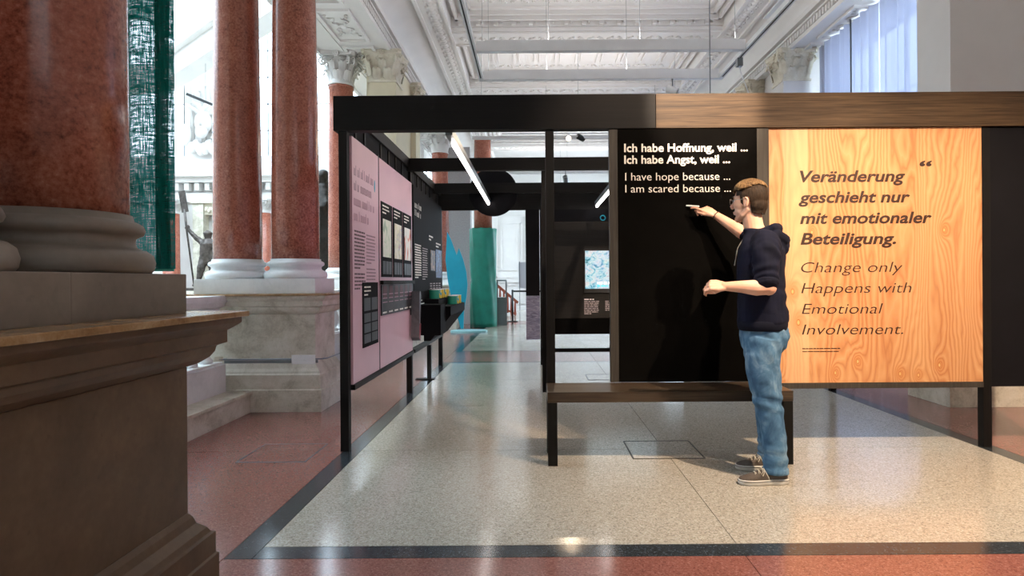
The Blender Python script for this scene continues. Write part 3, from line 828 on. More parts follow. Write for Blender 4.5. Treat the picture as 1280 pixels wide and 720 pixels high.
# mask group sculpture between the arches
tt = thing('wall_sculpture', 'white carved mask group between the atrium arches', 'sculpture', (-8.75, AY, 4.55))
s_ = MB(); cx = -8.75
s_.ball((cx, AY-.2, 5.45), (.22, .18, .30)); s_.ball((cx, AY-.36, 5.42), (.05, .07, .09)); s_.ball((cx, AY-.3, 5.18), (.16, .12, .16))
for i in range(9): s_.tube([(cx + .1*sin(i), AY-.15, 5.68), (cx-.4+.1*i, AY-.18, 5.9+.12*sin(i*1.3)), (cx-.5+.125*i, AY-.12, 5.98)], [.07, .05, .02], 6)
for i in range(7): s_.ball((cx-.33+.11*i, AY-.12, 4.8+.06*sin(i*2)), (.13, .13, .17), 8, 6)
s_.ball((cx+.55, AY-.15, 5.2), (.2, .12, .35)); s_.ball((cx-.5, AY-.12, 5.15), (.15, .1, .3))
s_.build('mask', OR, tt)
t = MB()
for i in range(5): t.lathe([(.30-.05*i, .0), (.32-.05*i, .03), (.30-.05*i, .06)], cx+.55, AY-.2, 14, 5.0+.1*i)
t.build('shell', OR, tt)
# roof ring beam and glazing over the atrium
rb = MB()
a, b = Vector((-9.6, 16.6, 6.6)), Vector((-4.4, 12.2, 6.9))
MBb = MB()
struct(MB().beam(a + Vector((-6, 0, -.6)), a, .7, .5).build('trim_6', OR), 'white ring cornice of the atrium roof')
o = struct(MB().beam(a, b, .5, .55).beam(a+Vector((0, -.3, .3)), b+Vector((0, -.3, .3)), .35, .14).beam(a+Vector((0, -.2, -.25)), b+Vector((0, -.2, -.25)), .25, .1).build('trim_7', OR), 'slanting white roof rib of the atrium')
struct(MB().box(-22, -3.45, -5.95, 3.2, 8.7, 8.98).build('atrium_near_light_block', OR), 'unseen solid ceiling added over the near atrium to hold back daylight')  # blocks skylight so the near column and pedestal stay dark
gl = MB()
for i in range(23): gl.box(-21+i*.8-.02, -21+i*.8+.02, -5.9, 17, 9.0, 9.06)
for i in range(17): gl.box(-22, -3.45, -5.9+i*1.4, -5.86+i*1.4, 9.0, 9.06)
go = struct(gl.build('skylight', M['grey_metal']), 'glazed atrium roof grid')
MB().box(-22, -3.45, -5.9, 17, 9.02, 9.03).build('skylight_pane', M['glass'], go)
# closing walls of the atrium and upper wall over the entablature
struct(MB().box(-3.45, -3.25, -6, 26, ZT+.32, 9.1).build('wall_left', OR), 'upper white wall above the left colonnade')
struct(MB().box(-22.2, -22, -6, 17.4, -.1, 9.1).build('wall_atrium_left', OR), 'far left wall of the atrium')
struct(MB().box(-3.4, -3.2, 17.4, 25.3, -.1, .9).box(-3.4, -3.2, 17.4, 17.9, .9, 5.25).box(-3.4, -3.2, 24.7, 25.3, .9, 5.25).build('wall_left_far', OR), 'far left wall of the aisle')
w = MB().box(-3.35, -3.25, 17.9, 24.7, .9, 1.0).box(-3.35, -3.25, 17.9, 24.7, 4.8, 5.25)  # window added to brighten the far hall
for i in range(9): w.box(-3.33, -3.27, 17.9+.83*i, 17.96+.83*i, 1.0, 4.8)
for z in (1.9, 2.8, 3.8): w.box(-3.325, -3.275, 17.9, 24.7, z, z+.04)
wo = struct(w.build('window_%d' % k, M['white_metal']), 'side window added to bring daylight into the hall end'); k += 1
MB().box(-3.302, -3.298, 17.9, 24.7, .98, 4.82).build('pane', M['glass'], wo)
# black spot bar over the atrium
o = tag(MB().beam((-8.2, 15, 5.68), (-7.3, 15, 5.30), .05, .06).build('lighting_bar', M['black_metal']), 'short dark bar hanging in the bright atrium', 'lamp bar')
MB().tube([(-7.75, 15, 5.52), (-7.75, 15, 9.0)], .004, 4).build('suspension_wire', M['grey_metal'], o)
o = tag(MB().beam((-7.75, 15.3, 4.84), (-7.6, 15.3, 4.76), .05, .05).build('lighting_bar', M['black_metal']), 'tiny dark lamp bar lower in the atrium, beside the mask sculpture', 'lamp bar')
MB().tube([(-7.68, 15.3, 4.82), (-7.68, 15.3, 9.0)], .004, 4).build('suspension_wire', M['grey_metal'], o)
# ================================================================ PAVILION FRAME
FY = 4.49                     # front face
BZ0, BZ1 = 2.278, 2.522
pav = thing('pavilion_frame', 'black timber pavilion frame of posts and roof beams carrying the exhibition boards', 'frame', (.95, 6.8, 0))
B = M['black_wood']; BU = M['black_wood_z']
MB().box(-1.41, .871, 4.47, 4.56, BZ0, BZ1).build('front_beam', M['black_wood'], pav, .003, 'left length of the front roof beam, blackened as the unlit part')  # same beam as the right length; black tone stands in for missing spotlight
MB().box(.874, 3.66, 4.47, 4.56, BZ0, BZ1).build('front_beam', M['beam_wood_lit'], pav, .003, 'right length of the front roof beam in a lit brown tone, grain showing')
MB().box(-1.41, -1.365, 4.561, 9.15, BZ0+.0, BZ1).build('side_beam', B, pav, .003)
MB().box(-1.364, -1.32, 4.561, 9.15, BZ1-.10, BZ1).build('side_rail', B, pav, .002)
for y in (6.75, 8.5): MB().box(-1.364, 3.30, y, y+.07, 2.385, 2.52).build('cross_beam', B, pav, .003)
MB().box(-1.364, 3.30, 9.07, 9.15, 2.22, 2.50).build('back_beam', B, pav, .003)
MB().box(3.25, 3.30, 4.561, 9.06, 2.385, BZ1).build('side_beam', B, pav, .003)
def post(x, y, z0=0, z1=BZ0-.001, w=.06, mat=BU, name='post'):
    return MB().box(x-w/2, x+w/2, y, y+.06, z0, z1).build(name, mat, pav, .002)
for x in (-1.35, .12, 3.22): post(x, FY)
post(.572, FY-.01, .4805, w=.058, mat=M['grey_wood'])
post(1.632, FY-.01, .4805, w=.085, mat=M['grey_wood'])
for x in (-1.345, .12, 1.65, 3.22): post(x, 6.80, z1=2.384)
for x in (-1.335, .12, 3.22): post(x, 9.0, z1=2.219, w=.055)
MB().box(-1.345, -1.305, 5.325, 5.355, .46, 2.277).build('mullion', BU, pav, .001)
MB().box(-1.36, -1.29, FY+.061, 6.79, .425, .463).build('bottom_rail', BU, pav, .002)
MB().box(-1.36, -1.29, 6.865, 8.98, .425, .463).build('bottom_rail', BU, pav, .002)
MB().box(.155, 3.18, 6.81, 6.85, .43, .47).build('bottom_rail', B, pav, .002)
MB().box(1.676, 3.19, FY-.004, FY+.05, .425, .464).build('bottom_rail', M['grey_wood'], pav, .002)
me = None
for i, y in enumerate([4.76, 5.02, 5.55, 5.85, 6.15, 6.45, 7.0, 7.3, 7.6, 7.9, 8.2, 8.75]):
    MB().box(-1.364, -1.335, y, y+.04, 2.262, 2.42).build('stud', BU, pav)
MB().box(-1.364, -1.345, 4.56, 9.0, 2.262, 2.425).build('upper_board', M['panel_black'], pav)

# ---------------------------------------------------------------- text
def text(s, x0, x1, z, cap, y, name, mat, parent, bold=0, shear=0, plane='y'):
    cu = bpy.data.curves.new('t', 'FONT'); cu.body = s; cu.size = 1; cu.offset = bold; cu.shear = shear
    cu.extrude = 0; cu.resolution_u = 4
    o = bpy.data.objects.new('t', cu); COL.objects.link(o)
    dg = bpy.context.evaluated_depsgraph_get(); dg.update()
    me = bpy.data.meshes.new_from_object(o.evaluated_get(dg)); bpy.data.objects.remove(o); bpy.data.curves.remove(cu)
    xs = [v.co.x for v in me.vertices]; a, b = min(xs), max(xs)
    kx = (x1-x0)/(b-a); kz = cap/.729
    off = Vector((0, 0, 0)); p = parent
    while p: off += p.location; p = p.parent
    for v in me.vertices:
        u, w = x0 + (v.co.x-a)*kx, z + v.co.y*kz
        v.co = (Vector((u, y, w)) if plane == 'y' else Vector((y, u, w))) - off
    return link(name, me, mat, parent)
def bars(name, u0, u1, ztop, lines, pitch, h, y, mat, parent, plane='y', word=.03, seed=1, last=.5):
    """lines of unreadable small print as short word-long strokes"""
    r = random.Random(seed); t = MB()
    for k in range(lines):
        z = ztop - k*pitch; u = u0; end = u1 - (u1-u0)*r.uniform(0, .12) if k < lines-1 else u0 + (u1-u0)*last
        while u < end:
            w = r.uniform(word*.4, word*1.4); e = min(u+w, end)
            if plane == 'y': t.box(u, e, y-.0008, y, z-h, z)
            else: t.box(y, y+.0008, u, e, z-h, z)
            u = e + h*.7
    o = t.build(name, mat, parent); o['kind'] = 'stuff'; return o
def letters(name, u0, u1, z, h, x, mat, parent, seed=1, sw=.008, gap=.62):
    """blurred large lettering on the side wall: strokes of letter-like height"""
    r = random.Random(seed); t = MB(); u = u0
    while u < u1:
        if r.random() < .14: u += h*.5; continue
        k = r.choice([0, 0, 1, 2]); w = h*.42
        t.box(x, x+.0008, u, u+sw, z, z+h*(1 if k == 2 else .7))
        if k != 2:
            t.box(x, x+.0008, u+w-sw, u+w, z, z+h*.7); t.box(x, x+.0008, u, u+w, z+h*(.62 if k else 0), z+h*(.7 if k else .08))
        u += h*gap
    o = t.build(name, mat, parent); o['kind'] = 'stuff'; return o

# ---------------------------------------------------------------- blackboard
t = thing('blackboard', 'tall black chalkboard panel with white printed sentence beginnings', 'blackboard', (1.095, FY, .48))
MB().box(.601, 1.589, FY-.011, FY+.03, .4805, 2.277).build('board', M['chalkboard'], t, .001)
ty = FY - .0122
text('Ich habe Hoffnung, weil ...', .648, 1.524, 2.113, .060, ty, 'lettering', M['text_white'], t, bold=.02)
text('Ich habe Angst, weil ...', .648, 1.398, 2.030, .060, ty, 'lettering', M['text_white'], t, bold=.02)
text('I have hope because ...', .654, 1.398, 1.910, .058, ty, 'lettering', M['text_white'], t, bold=-.004)
text('I am scared because ...', .654, 1.402, 1.825, .058, ty, 'lettering', M['text_white'], t, bold=-.004)
# ---------------------------------------------------------------- pine board
t = thing('pine_board', 'pale orange pine board panel printed with a bilingual quotation', 'wood panel', (2.43, FY, .465))
q = thing('x', '', '', (0, 0, 0)); bpy.data.objects.remove(q)
b = MB().box(1.676, 3.19, FY+.002, FY+.03, .4655, 2.277)
b.v = [p - Vector((0, 0, 0)) for p in b.v]
bo = b.build('board', M['pine'], t, .001)
ty = FY + .0008
def wt(s, px0, px1, zb, cap, bold=0, sh=.22):
    k = 4.49/790
    text(s, (px0-667)*k, (px1-667)*k, zb, cap, ty, 'lettering', M['text_brown'], t, bold, sh)
hz = lambda px, py: 1.21 - (py-350+.007*(px-667))/790*4.49
BC = .083
wt('Veränderung', 1000.7, 1132.5, hz(1065, 227), BC, .026)
wt('geschieht nur', 999, 1138.5, hz(1065, 253), BC, .026)
wt('mit emotionaler', 1000.5, 1165.5, hz(1080, 279), BC, .026)
wt('Beteiligung.', 1001, 1120.5, hz(1060, 305), BC, .026)
wt('Change only', 1001.5, 1128.5, hz(1065, 340.3), .078, -.008)
wt('Happens with', 1001.5, 1139.5, hz(1065, 366.2), .078, -.008)
wt('Emotional', 1002, 1103.5, hz(1050, 392.2), .078, -.008)
wt('Involvement.', 1002, 1128.5, hz(1065, 418), .078, -.008)
wt('\u201c', 1150.5, 1166, hz(1158, 217.5), .095, .03, .1)
bars('small_print', 1.905, 2.175, hz(1025, 435.2), 1, .02, .0055, ty, M['text_brown'], t, word=.035, seed=4, last=1)
bars('small_print', 1.905, 2.165, hz(1025, 439), 1, .02, .0045, ty, M['text_brown'], t, word=.035, seed=5, last=1)
# side board past the last front post
tag(MB().box(3.251, 3.64, FY+.002, FY+.03, .43, 2.277).build('dark_side_board', M['panel_black'], None, .001), 'plain black board at the right end of the front', 'board')

# ---------------------------------------------------------------- bench
t = thing('wooden_bench', 'long dark stained wooden bench in front of the chalkboard', 'bench', (.88, 4.28, 0))
MB().box(.085, 1.68, 4.10, 4.4785, .412, .48).build('seat', M['bench_wood'], t, .003)
for x, y in ((.086, 4.102), (1.617, 4.102), (.086, 4.414), (1.617, 4.414)):
    MB().box(x, x+.062, y, y+.06, 0, .411).build('leg', M['black_wood_z'], t, .003)

# ---------------------------------------------------------------- left exhibition boards (face +X)
PX = -1.303
t = thing('exhibition_board', 'narrow pink board at the pavilion front corner with a black inset sheet', 'board', (PX, 4.95, .465))
MB().box(PX-.02, PX, 4.553, 5.322, .466, 2.258).build('board', M['pink'], t, .001)
X1 = PX + .0005
for i, (z, a, b, m) in enumerate([(1.985, 4.60, 5.13, 'text_mauve'), (1.875, 4.60, 5.10, 'text_mauve'), (1.765, 4.60, 5.14, 'text_pale'), (1.655, 4.60, 5.0, 'text_pale')]):
    letters('lettering', a, b, z, .075, X1, M[m], t, i+3)
bars('small_print', 4.60, 4.90, 1.585, 11, .027, .013, X1, M['text_dark'], t, 'x', .06, 3)
bars('small_print', 4.60, 4.90, 1.27, 5, .027, .013, X1, M['text_dark'], t, 'x', .06, 5)
bars('small_print', 4.93, 5.22, 1.575, 9, .027, .011, X1, M['text_mauve'], t, 'x', .06, 8)
bars('small_print', 4.93, 5.22, 1.31, 6, .027, .011, X1, M['text_mauve'], t, 'x', .06, 9)
MB().prism([(5.20+.018*cos(a*pi/6), 1.99+.05*sin(a*pi/6)) for a in range(12)], PX, PX+.001, 'x').build('blue_dot', M['cyan_board'], t)
s_ = MB().box(PX+.0005, PX+.006, 4.80, 5.27, .70, 1.20).build('inset_sheet', M['panel_black'], t)
for j in range(2): MB().box(PX+.0065, PX+.008, 4.83+.22*j, 5.02+.22*j, .98, 1.08).build('grey_picture', M['panel_grey'], s_)
for j in range(2):
    for k_ in range(3): MB().box(PX+.0065, PX+.008, 4.83+.22*j, 5.02+.22*j, .73+.08*k_, .80+.08*k_).build('grey_picture', M['panel_grey'], s_)
bars('small_print', 4.84, 5.05, 1.17, 3, .03, .012, PX+.0062, M['text_white'], s_, 'x', .05, 2)

t = thing('exhibition_board', 'second pink board with three black picture sheets over a dark table strip', 'board', (PX, 6.05, .465))
MB().box(PX-.02, PX, 5.358, 6.79, .466, 2.258).build('board', M['pink'], t, .001)
for j, pm in enumerate(('print_a', 'print_b', 'print_c')):
    y0 = 5.40 + j*.455
    s_ = MB().box(PX+.0005, PX+.006, y0, y0+.415, 1.245, 1.895).build('picture_sheet', M['panel_black'], t)
    MB().box(PX+.0065, PX+.008, y0+.05, y0+.36, 1.42, 1.75).build('picture', M[pm], s_)
    bars('small_print', y0+.04, y0+.3, 1.87, 3, .03, .012, PX+.0062, M['text_white'], s_, 'x', .06, j)
    for k_ in range(3): MB().box(PX+.0065, PX+.0075, y0+.04+.115*k_, y0+.14+.115*k_, 1.27, 1.385).build('grey_note', M['panel_grey'], s_)
MB().box(PX+.0005, PX+.03, 5.36, 6.78, 1.18, 1.215).build('shelf_strip', M['black_wood'], t, .001)
s_ = MB().box(PX+.0005, PX+.012, 5.37, 6.77, .915, 1.178).build('table_strip', M['print_board'], t)
for k_ in range(6):
    y0 = 5.40+k_*.228
    MB().box(PX+.0125, PX+.0135, y0+.02, y0+.15, 1.06, 1.17).build('red_field', M['text_dark'], s_)
    bars('small_print', y0, y0+.17, 1.10, 3, .035, .007, PX+.0138, M['text_pale'], s_, 'x', .1, k_, 1)
    bars('small_print', y0, y0+.15, .945, 1, .03, .014, PX+.0138, M['text_white'], s_, 'x', .1, k_, 1)

t = thing('exhibition_board', 'black board with white print and blue pictures at the rear of the left side', 'board', (PX, 7.9, .465))
MB().box(PX-.02, PX, 6.87, 8.98, .95, 2.258).build('board', M['panel_black'], t, .001)
for i, (z, b) in enumerate([(2.02, 7.35), (1.93, 7.3)]): letters('lettering', 6.95, b, z, .07, X1, M['text_white'], t, i+20)
bars('small_print', 6.95, 7.35, 1.62, 14, .028, .015, X1, M['text_white'], t, 'x', .06, 30)
bars('small_print', 7.42, 7.78, 1.60, 14, .028, .012, X1, M['text_grey'], t, 'x', .06, 31)
bars('small_print', 7.9, 8.2, 1.78, 2, .04, .02, X1, M['text_white'], t, 'x', .08, 32)
bars('small_print', 8.45, 8.9, 1.72, 2, .04, .02, X1, M['text_white'], t, 'x', .08, 33)
MB().box(PX+.0005, PX+.004, 8.0, 8.35, 1.34, 1.60).build('picture', M['print_orange'], t)
MB().box(PX+.0005, PX+.004, 8.42, 8.93, 1.25, 1.63).build('picture', M['print_blue'], t)
for j in range(4): bars('small_print', 7.95+.24*j, 8.12+.24*j, 1.18, 6, .03, .013, X1, M['text_grey'], t, 'x', .06, 40+j)
bars('small_print', 6.98, 7.4, .99, 2, .03, .012, X1, M['text_white'], t, 'x', .06, 50)

# display box with tins under the rear board
t = thing('sloped_display_box', 'black display box with sloped underside below the rear black board', 'display box', (-1.15, 8.2, .5))
MB().prism([(-1.30, .50), (-1.22, .50), (-.98, .80), (-.98, .905), (-1.30, .905)], 7.45, 8.95, 'y').build('box', M['panel_black'], t, .003)
MB().box(-1.30, -1.13, 7.5, 8.9, .906, .99).build('step', M['panel_black'], t, .002)
MB().box(-1.30, -1.04, 7.05, 7.44, .60, .94).build('side_box', M['panel_black'], t, .002)
def tin(x, y, z, m, r, h, lab):
    tt = thing('tin_can', lab, 'tin', (x, y, z), 'painted tins on the display box')
    MB().lathe([(r*.98, 0), (r, .004), (r, h-.004), (r*.98, h)], x, y, 20, z).build('can', m, tt)
    MB().lathe([(r*1.03, 0), (r*1.03, .006)], x, y, 20, z+h+.0005).build('lid', M['white_metal'], tt)
tins = [(-1.215, 7.72, .991, 'teal', 'teal tin on the upper step, nearest end'), (-1.215, 7.92, .991, 'tin_blue', 'blue and yellow tin second on the upper step'), (-1.215, 8.12, .991, 'yellow', 'yellow tin third on the upper step'), (-1.215, 8.34, .991, 'tin_blue', 'blue and yellow tin fourth on the upper step'), (-1.215, 8.58, .991, 'yellow', 'yellow tin at the far end of the upper step'),
        (-1.05, 8.15, .906, 'teal', 'teal tin nearest on the lower ledge'), (-1.05, 8.35, .906, 'tin_blue', 'blue and yellow tin middle of the lower ledge'), (-1.05, 8.60, .906, 'yellow', 'yellow tin far end of the lower ledge')]
for x, y, z, m, lab in tins: tin(x, y, z, M[m], .062, .105, lab)
# hinged info flap and floor stand
t = thing('info_flap', 'grey and red info flap hanging edge-on at the middle left post', 'info board', (-1.24, 6.72, .8))
MB().prism([(6.60, .62), (6.66, .58), (6.74, 1.05), (6.72, 1.10), (6.66, 1.10)], -1.285, -1.20, 'x').build('flap', M['redgrad'], t, .002)
MB().prism([(6.598, .615), (6.66, .577), (6.69, .76), (6.63, .76)], -1.199, -1.195, 'x').build('red_foot_print', plain('red_print', '#8c3a48', .5), t)
MB().box(-1.302, -1.286, 6.65, 6.69, .85, .95).build('hinge', M['black_metal'], t)
t = thing('floor_stand', 'slim black floor stand leg behind the info flap', 'stand', (-1.28, 7.75, 0))
MB().box(-1.45, -1.22, 7.70, 7.80, 0, .014).build('foot_plate', M['black_metal'], t)
MB().box(-1.31, -1.26, 7.72, 7.78, .0145, .424).build('upright', M['black_metal'], t)

# ---------------------------------------------------------------- rear wall with screen
t = thing('screen_wall', 'black rear wall of the pavilion with monitor', 'wall panel', (1.6, 9.05, .435))
MB().box(.155, 3.18, 9.02, 9.06, .66, 2.04).build('wall_board', dark_wood('brown_black_board', '#13110f', '#211c18', 'x', .5), t, .001)
MB().box(.155, 3.18, 9.0, 9.06, .435, .658).build('lower_board', M['chalkboard'], t, .001)
MB().box(.155, 3.18, 9.02, 9.06, 2.042, 2.215).build('upper_board', M['panel_black'], t, .001)
MB().tube([(.995+.035*cos(a*pi/6), 9.017, 2.09+.035*sin(a*pi/6)) for a in range(13)], .008, 5).build('blue_ring', M['cyan_board'], t)
bars('small_print', .72, .94, .905, 8, .025, .013, 9.0195, M['text_grey'], t, 'y', .05, 60)
bars('small_print', 1.02, 1.24, .905, 6, .025, .013, 9.0195, M['text_grey'], t, 'y', .05, 61)
bars('small_print', .72, .86, .935, 1, .025, .015, 9.0195, M['text_white'], t, 'y', .05, 62, 1)
t = thing('wall_monitor', 'lit monitor showing a pale blue comic-like picture on the black rear wall', 'screen', (1.2, 9.0, 1.05))
MB().box(.715, 1.75, 8.985, 9.0185, 1.02, 1.64).build('housing', M['black_metal'], t, .003)
MB().box(.735, 1.73, 8.982, 8.9845, 1.08, 1.62).build('display', M['screen'], t)
bars('caption', .9, 1.5, 1.175, 1, .05, .03, 8.9815, emit('caption_white', (.9, .97, 1, 1), 1.2), t, 'y', .06, 70, 1)
bars('caption', .9, 1.6, 1.13, 1, .05, .022, 8.9815, emit('caption_cyan', (.1, .6, .8, 1), 1.0), t, 'y', .06, 71, 1)
t = thing('photo_partition', 'narrow black partition with grey water photograph at its foot', 'partition', (0, 9.1, .36))
MB().box(-.11, .088, 9.01, 9.06, .985, 2.215).build('upper_board', M['panel_black'], t, .001)
MB().box(-.11, .088, 9.01, 9.06, .36, .983).build('photo_print', M['photo_sea'], t, .001)
# round disc hanging in the roof
t = thing('round_disc', 'round black disc hung under the roof beams at the rear', 'disc', (-.54, 8.75, 2.4))
MB().xform(Matrix()).lathe([(.05, 0), (.325, 0), (.33, .004), (.33, .021), (.325, .025), (.05, .025)], 0, 0, 64).xform(Matrix.Translation((-.54, 8.62, 2.41)) @ Matrix.Rotation(pi/2, 4, 'X')).build('disc', M['panel_black'], t)
# LED line lamps
def led(x, label):
    t = thing('linear_lamp', label, 'lamp', (x, 6.8, 2.25), 'line lamps under the pavilion roof')
    MB().box(x-.026, x+.026, 4.565, 9.02, 2.262, 2.32).build('housing', M['grey_metal'], t, .002)
    MB().box(x-.011, x+.011, 4.80, 8.98, 2.236, 2.261).build('light_tube', M['led'], t, .003)
    for y in (6.79, 8.54): MB().box(x-.006, x+.006, y-.006, y+.006, 2.321, 2.3845).build('hanger', M['black_metal'], t)
led(-.605, 'long lit white line lamp running under the left part of the roof')
led(.905, 'long lit line lamp mostly hidden behind the chalkboard')

# ================================================================ CEILING TRACKS AND SPOTS
RZ = 3.98
tr = thing('lighting_track', 'white suspended lighting track rectangle below the ceiling', 'lighting track', (.95, 6, RZ))
for x in (-.70, 2.59): MB().box(x-.03, x+.03, .6, 8.75, RZ-.02, RZ+.04).build('track_rail', M['white_metal'], tr, .002); MB().box(x-.008, x+.008, .7, 8.6, RZ-.022, RZ-.0201).build('track_slot', M['black_metal'], tr)
for y in (8.70, 7.62, 2.0): MB().box(-.668, 2.558, y-.045, y+.045, RZ-.02, RZ+.10).build('cross_rail', M['white_metal'], tr, .002)
for x in (-.6, .2, 1.3, 2.45):
    for y in (8.70, 7.62, 2.0): MB().tube([(x, y, RZ+.10), (x, y, CZ+.2)], .003, 4).build('suspension_wire', M['grey_metal'], tr)
def ceiling_fill(x, y, lx, ly, e, par=None):  # added lamp strip with area light, only to brighten the ceiling
    par = par or tr
    MB().box(x-lx/2, x+lx/2, y-ly/2, y+ly/2, RZ+.101, RZ+.115).build('ceiling_fill_strip', M['white_metal'], par)
    L = bpy.data.lights.new('ceiling_fill', 'AREA'); L.shape = 'RECTANGLE'; L.size = lx; L.size_y = ly; L.energy = e; L.color = (1, .93, .90)
    lo = bpy.data.objects.new('ceiling_fill', L); COL.objects.link(lo); lo.rotation_euler = (pi, 0, 0)
    lo.location = Vector((x, y, RZ+.125)) - par.location; lo.parent = par
for y in (8.70, 7.62): ceiling_fill(.95, y, 3.0, .06, UP_FILL)
for x in (-.70, 2.59): ceiling_fill(x, 5.2, .05, 3.6, UP_FILL)
t = thing('cable_drop', 'white cable and clamp dropping from the right lighting track', 'cable', (2.59, 7.9, 3.8))
MB().box(2.555, 2.625, 7.86, 7.94, RZ-.12, RZ-.021).build('clamp', M['grey_metal'], t, .004)
MB().tube([(2.59, 7.9, RZ-.12), (2.60, 7.88, RZ-.2), (2.66, 7.8, RZ-.45), (2.72, 7.7, RZ-.8), (2.75, 7.6, 2.5), (2.78, 7.6, 2.0)], .006, 6).build('cable', M['white_metal'], t)
tag(MB().tube([(1.97, 7.0, 2.53), (1.97, 7.0, CZ-.01)], .006, 6).build('hanging_wire', M['grey_metal']), 'thin dark vertical wire rising from the brown beam above the chalkboard', 'wire')
tag(MB().tube([(4.54, 9.0, 0), (4.54, 9.0, ZT-.036)], .012, 6).build('curtain_rod', M['grey_metal']), 'thin vertical rod in front of the white curtains', 'rod')

def spot(x, y, z, aim, label, mat, on=None, grp='spotlights on the ceiling tracks', top=None):
    t = thing('spotlight', label, 'spotlight', (x, y, z), grp)
    d = (Vector(aim) - Vector((x, y, z))).normalized()
    Q = d.to_track_quat('Z', 'Y').to_matrix().to_4x4(); T = Matrix.Translation((x, y, z)) @ Q
    MB().lathe([(.03, -.09), (.052, -.085), (.056, -.07), (.056, .07), (.05, .075), (.048, .055)], 0, 0, 24, cap=False).xform(T).build('lamp_head', mat, t)
    MB().lathe([(.001, .053), (.046, .053), (.046, .057), (.001, .057)], 0, 0, 20).xform(T).build('lens', M['lamp_on'] if on else M['black_metal'], t)
    MB().tube([(x, y, z+.05), (x, y, (top or RZ)-.02)], .009, 6).build('stem', M['grey_metal'], t)
    if on:
        w, c, ang = on
        L = bpy.data.lights.new('spot_light', 'SPOT'); L.energy = w; L.color = c; L.spot_size = radians(ang); L.spot_blend = .6; L.shadow_soft_size = .035
        lo = bpy.data.objects.new('spot_light', L); COL.objects.link(lo); lo.location = d*.07; lo.rotation_mode = 'QUATERNION'
        lo.rotation_quaternion = d.to_track_quat('-Z', 'Y'); lo.parent = t
for i, (x, y, aim, w, c, ang) in enumerate(SPOTS):
    spot(x, y, RZ-.12, aim, 'white track spotlight above the viewer aimed at the %s' % ('chalkboard', 'pine board', 'floor right of the person', 'brown roof beam')[i], M['white_metal'], (w, c, ang))
tr2 = thing('lighting_track', 'distant white lighting track seen between the roof beams', 'lighting track', (1, 12.5, RZ))
MB().box(-1.2, 3.0, 12.4, 12.46, RZ, RZ+.06).build('track_rail', M['white_metal'], tr2)
MB().box(.2, 2.8, 13.9, 13.96, RZ-.3, RZ-.24).build('track_rail', M['white_metal'], tr2)
for x in (.3, 2.7): MB().tube([(x, 13.93, RZ-.24), (x, 13.93, CZ-.01)], .004, 4).build('suspension_wire', M['grey_metal'], tr2)
for x in (-1, .9, 2.8):
    MB().tube([(x, 12.43, RZ+.06), (x, 12.43, CZ+.2)], .004, 4).build('suspension_wire', M['grey_metal'], tr2)
for y, x in ((12.43, .9), (16.5, .9), (20.5, .9)):
    if y > 13: MB().box(x-1.6, x+1.6, y-.03, y+.03, RZ, RZ+.06).build('track_rail', M['white_metal'], tr2); MB().tube([(x, y, RZ+.06), (x, y, CZ-.01)], .004, 4).build('suspension_wire', M['grey_metal'], tr2)
    ceiling_fill(x, y, 3.0, .06, UP_FILL*1.3, tr2)  # added fill lamps for the far part of the ceiling
spot(.71, 12.43, 4.0, (-.1, 6, 1.5), 'warm lit spotlight glowing between the roof beams', M['white_metal'], (40, (1, .75, .5), 60), top=4.0)
spot(.95, 12.43, 4.0, (2, 13, 3.6), 'black unlit spotlight beside the glowing one', M['black_metal'], top=4.0)
spot(.72, 13.93, 3.42, (1, 15, 2), 'small grey spotlight on the more distant track', M['grey_metal'], top=3.7)
spot(1.93, 8.69, 3.80, (3.5, 8, 3), 'white spotlight hanging from the cross rail just above the brown beam', M['white_metal'], top=3.98)

# ================================================================ FAR OBJECTS
t = thing('leaf_board', 'tall turquoise leaf-shaped board with pointed tips on a pale foot', 'leaf shape', (-1.75, 14.8, 0))
def leafpoly(pts, y):
    return [((x-667+.007*(yy-350)*-1)/790*y, 1.21-(yy-350+.007*(x-667))/790*y) for x, yy in pts]
L1 = leafpoly([(559, 290), (564, 300), (571, 319), (573.5, 310), (579, 324), (583, 340), (584.5, 356), (583, 372), (580, 388), (579.5, 411), (576, 411), (573, 400), (566, 380), (560, 352), (557, 325)], 14.8)
MB().prism(L1, 14.78, 14.83, 'y').build('leaf', M['cyan_board'], t, .004)
MB().prism([(-1.95+.48*(1+cos(a*pi/8))*.9, 14.75+.35*sin(a*pi/8)) for a in range(16)], .0, .05, 'z').build('foot', M['pale_cyan'], t, .006)
t = thing('wrapped_column', 'green fabric-wrapped column with red marble showing at its top', 'column', (-1.32, 16.6, 0))
R = []
for k_ in range(24):
    z = 2.56*k_/23; R.append([(-1.32 + (.345+.012*sin(a*.9+z*3)+.010*noise.noise(Vector((a*.35, z*2.5, 1))) - .015*(k_ == 11))*cos(2*pi*a/56), 16.6 + (.345+.012*sin(a*.9+z*3))*sin(2*pi*a/56), z + .01*sin(a*1.1)*(k_ == 23)) for a in range(56)])
MB().rings(R).build('green_wrapping', M['teal'], t)
MB().lathe([(.24, 0), (.23, 1.5), (.22, 2.36)], -1.32, 16.6, 32, 2.575).build('shaft', M['marble_red'], t)
tag(MB().box(-2.45, -1.75, 17.6, 18.0, 0, ZT-.001).build('grey_pier', plain('grey_pier_paint', '#a3a0a0', .8), None), 'pale grey pier directly behind the green wrapped column', 'pier')
t = thing('rope_barrier', 'small black belt barrier post in the far bright hall', 'barrier', (-.62, 18.4, 0))
MB().lathe([(.16, 0), (.16, .02), (.03, .03)], -.62, 18.4, 20).build('foot', M['black_metal'], t)
MB().tube([(-.62, 18.4, .03), (-.62, 18.4, .93)], .028, 10).build('post', M['black_metal'], t)
MB().box(-.59, .6, 18.395, 18.405, .86, .91).build('belt', M['black_metal'], t)
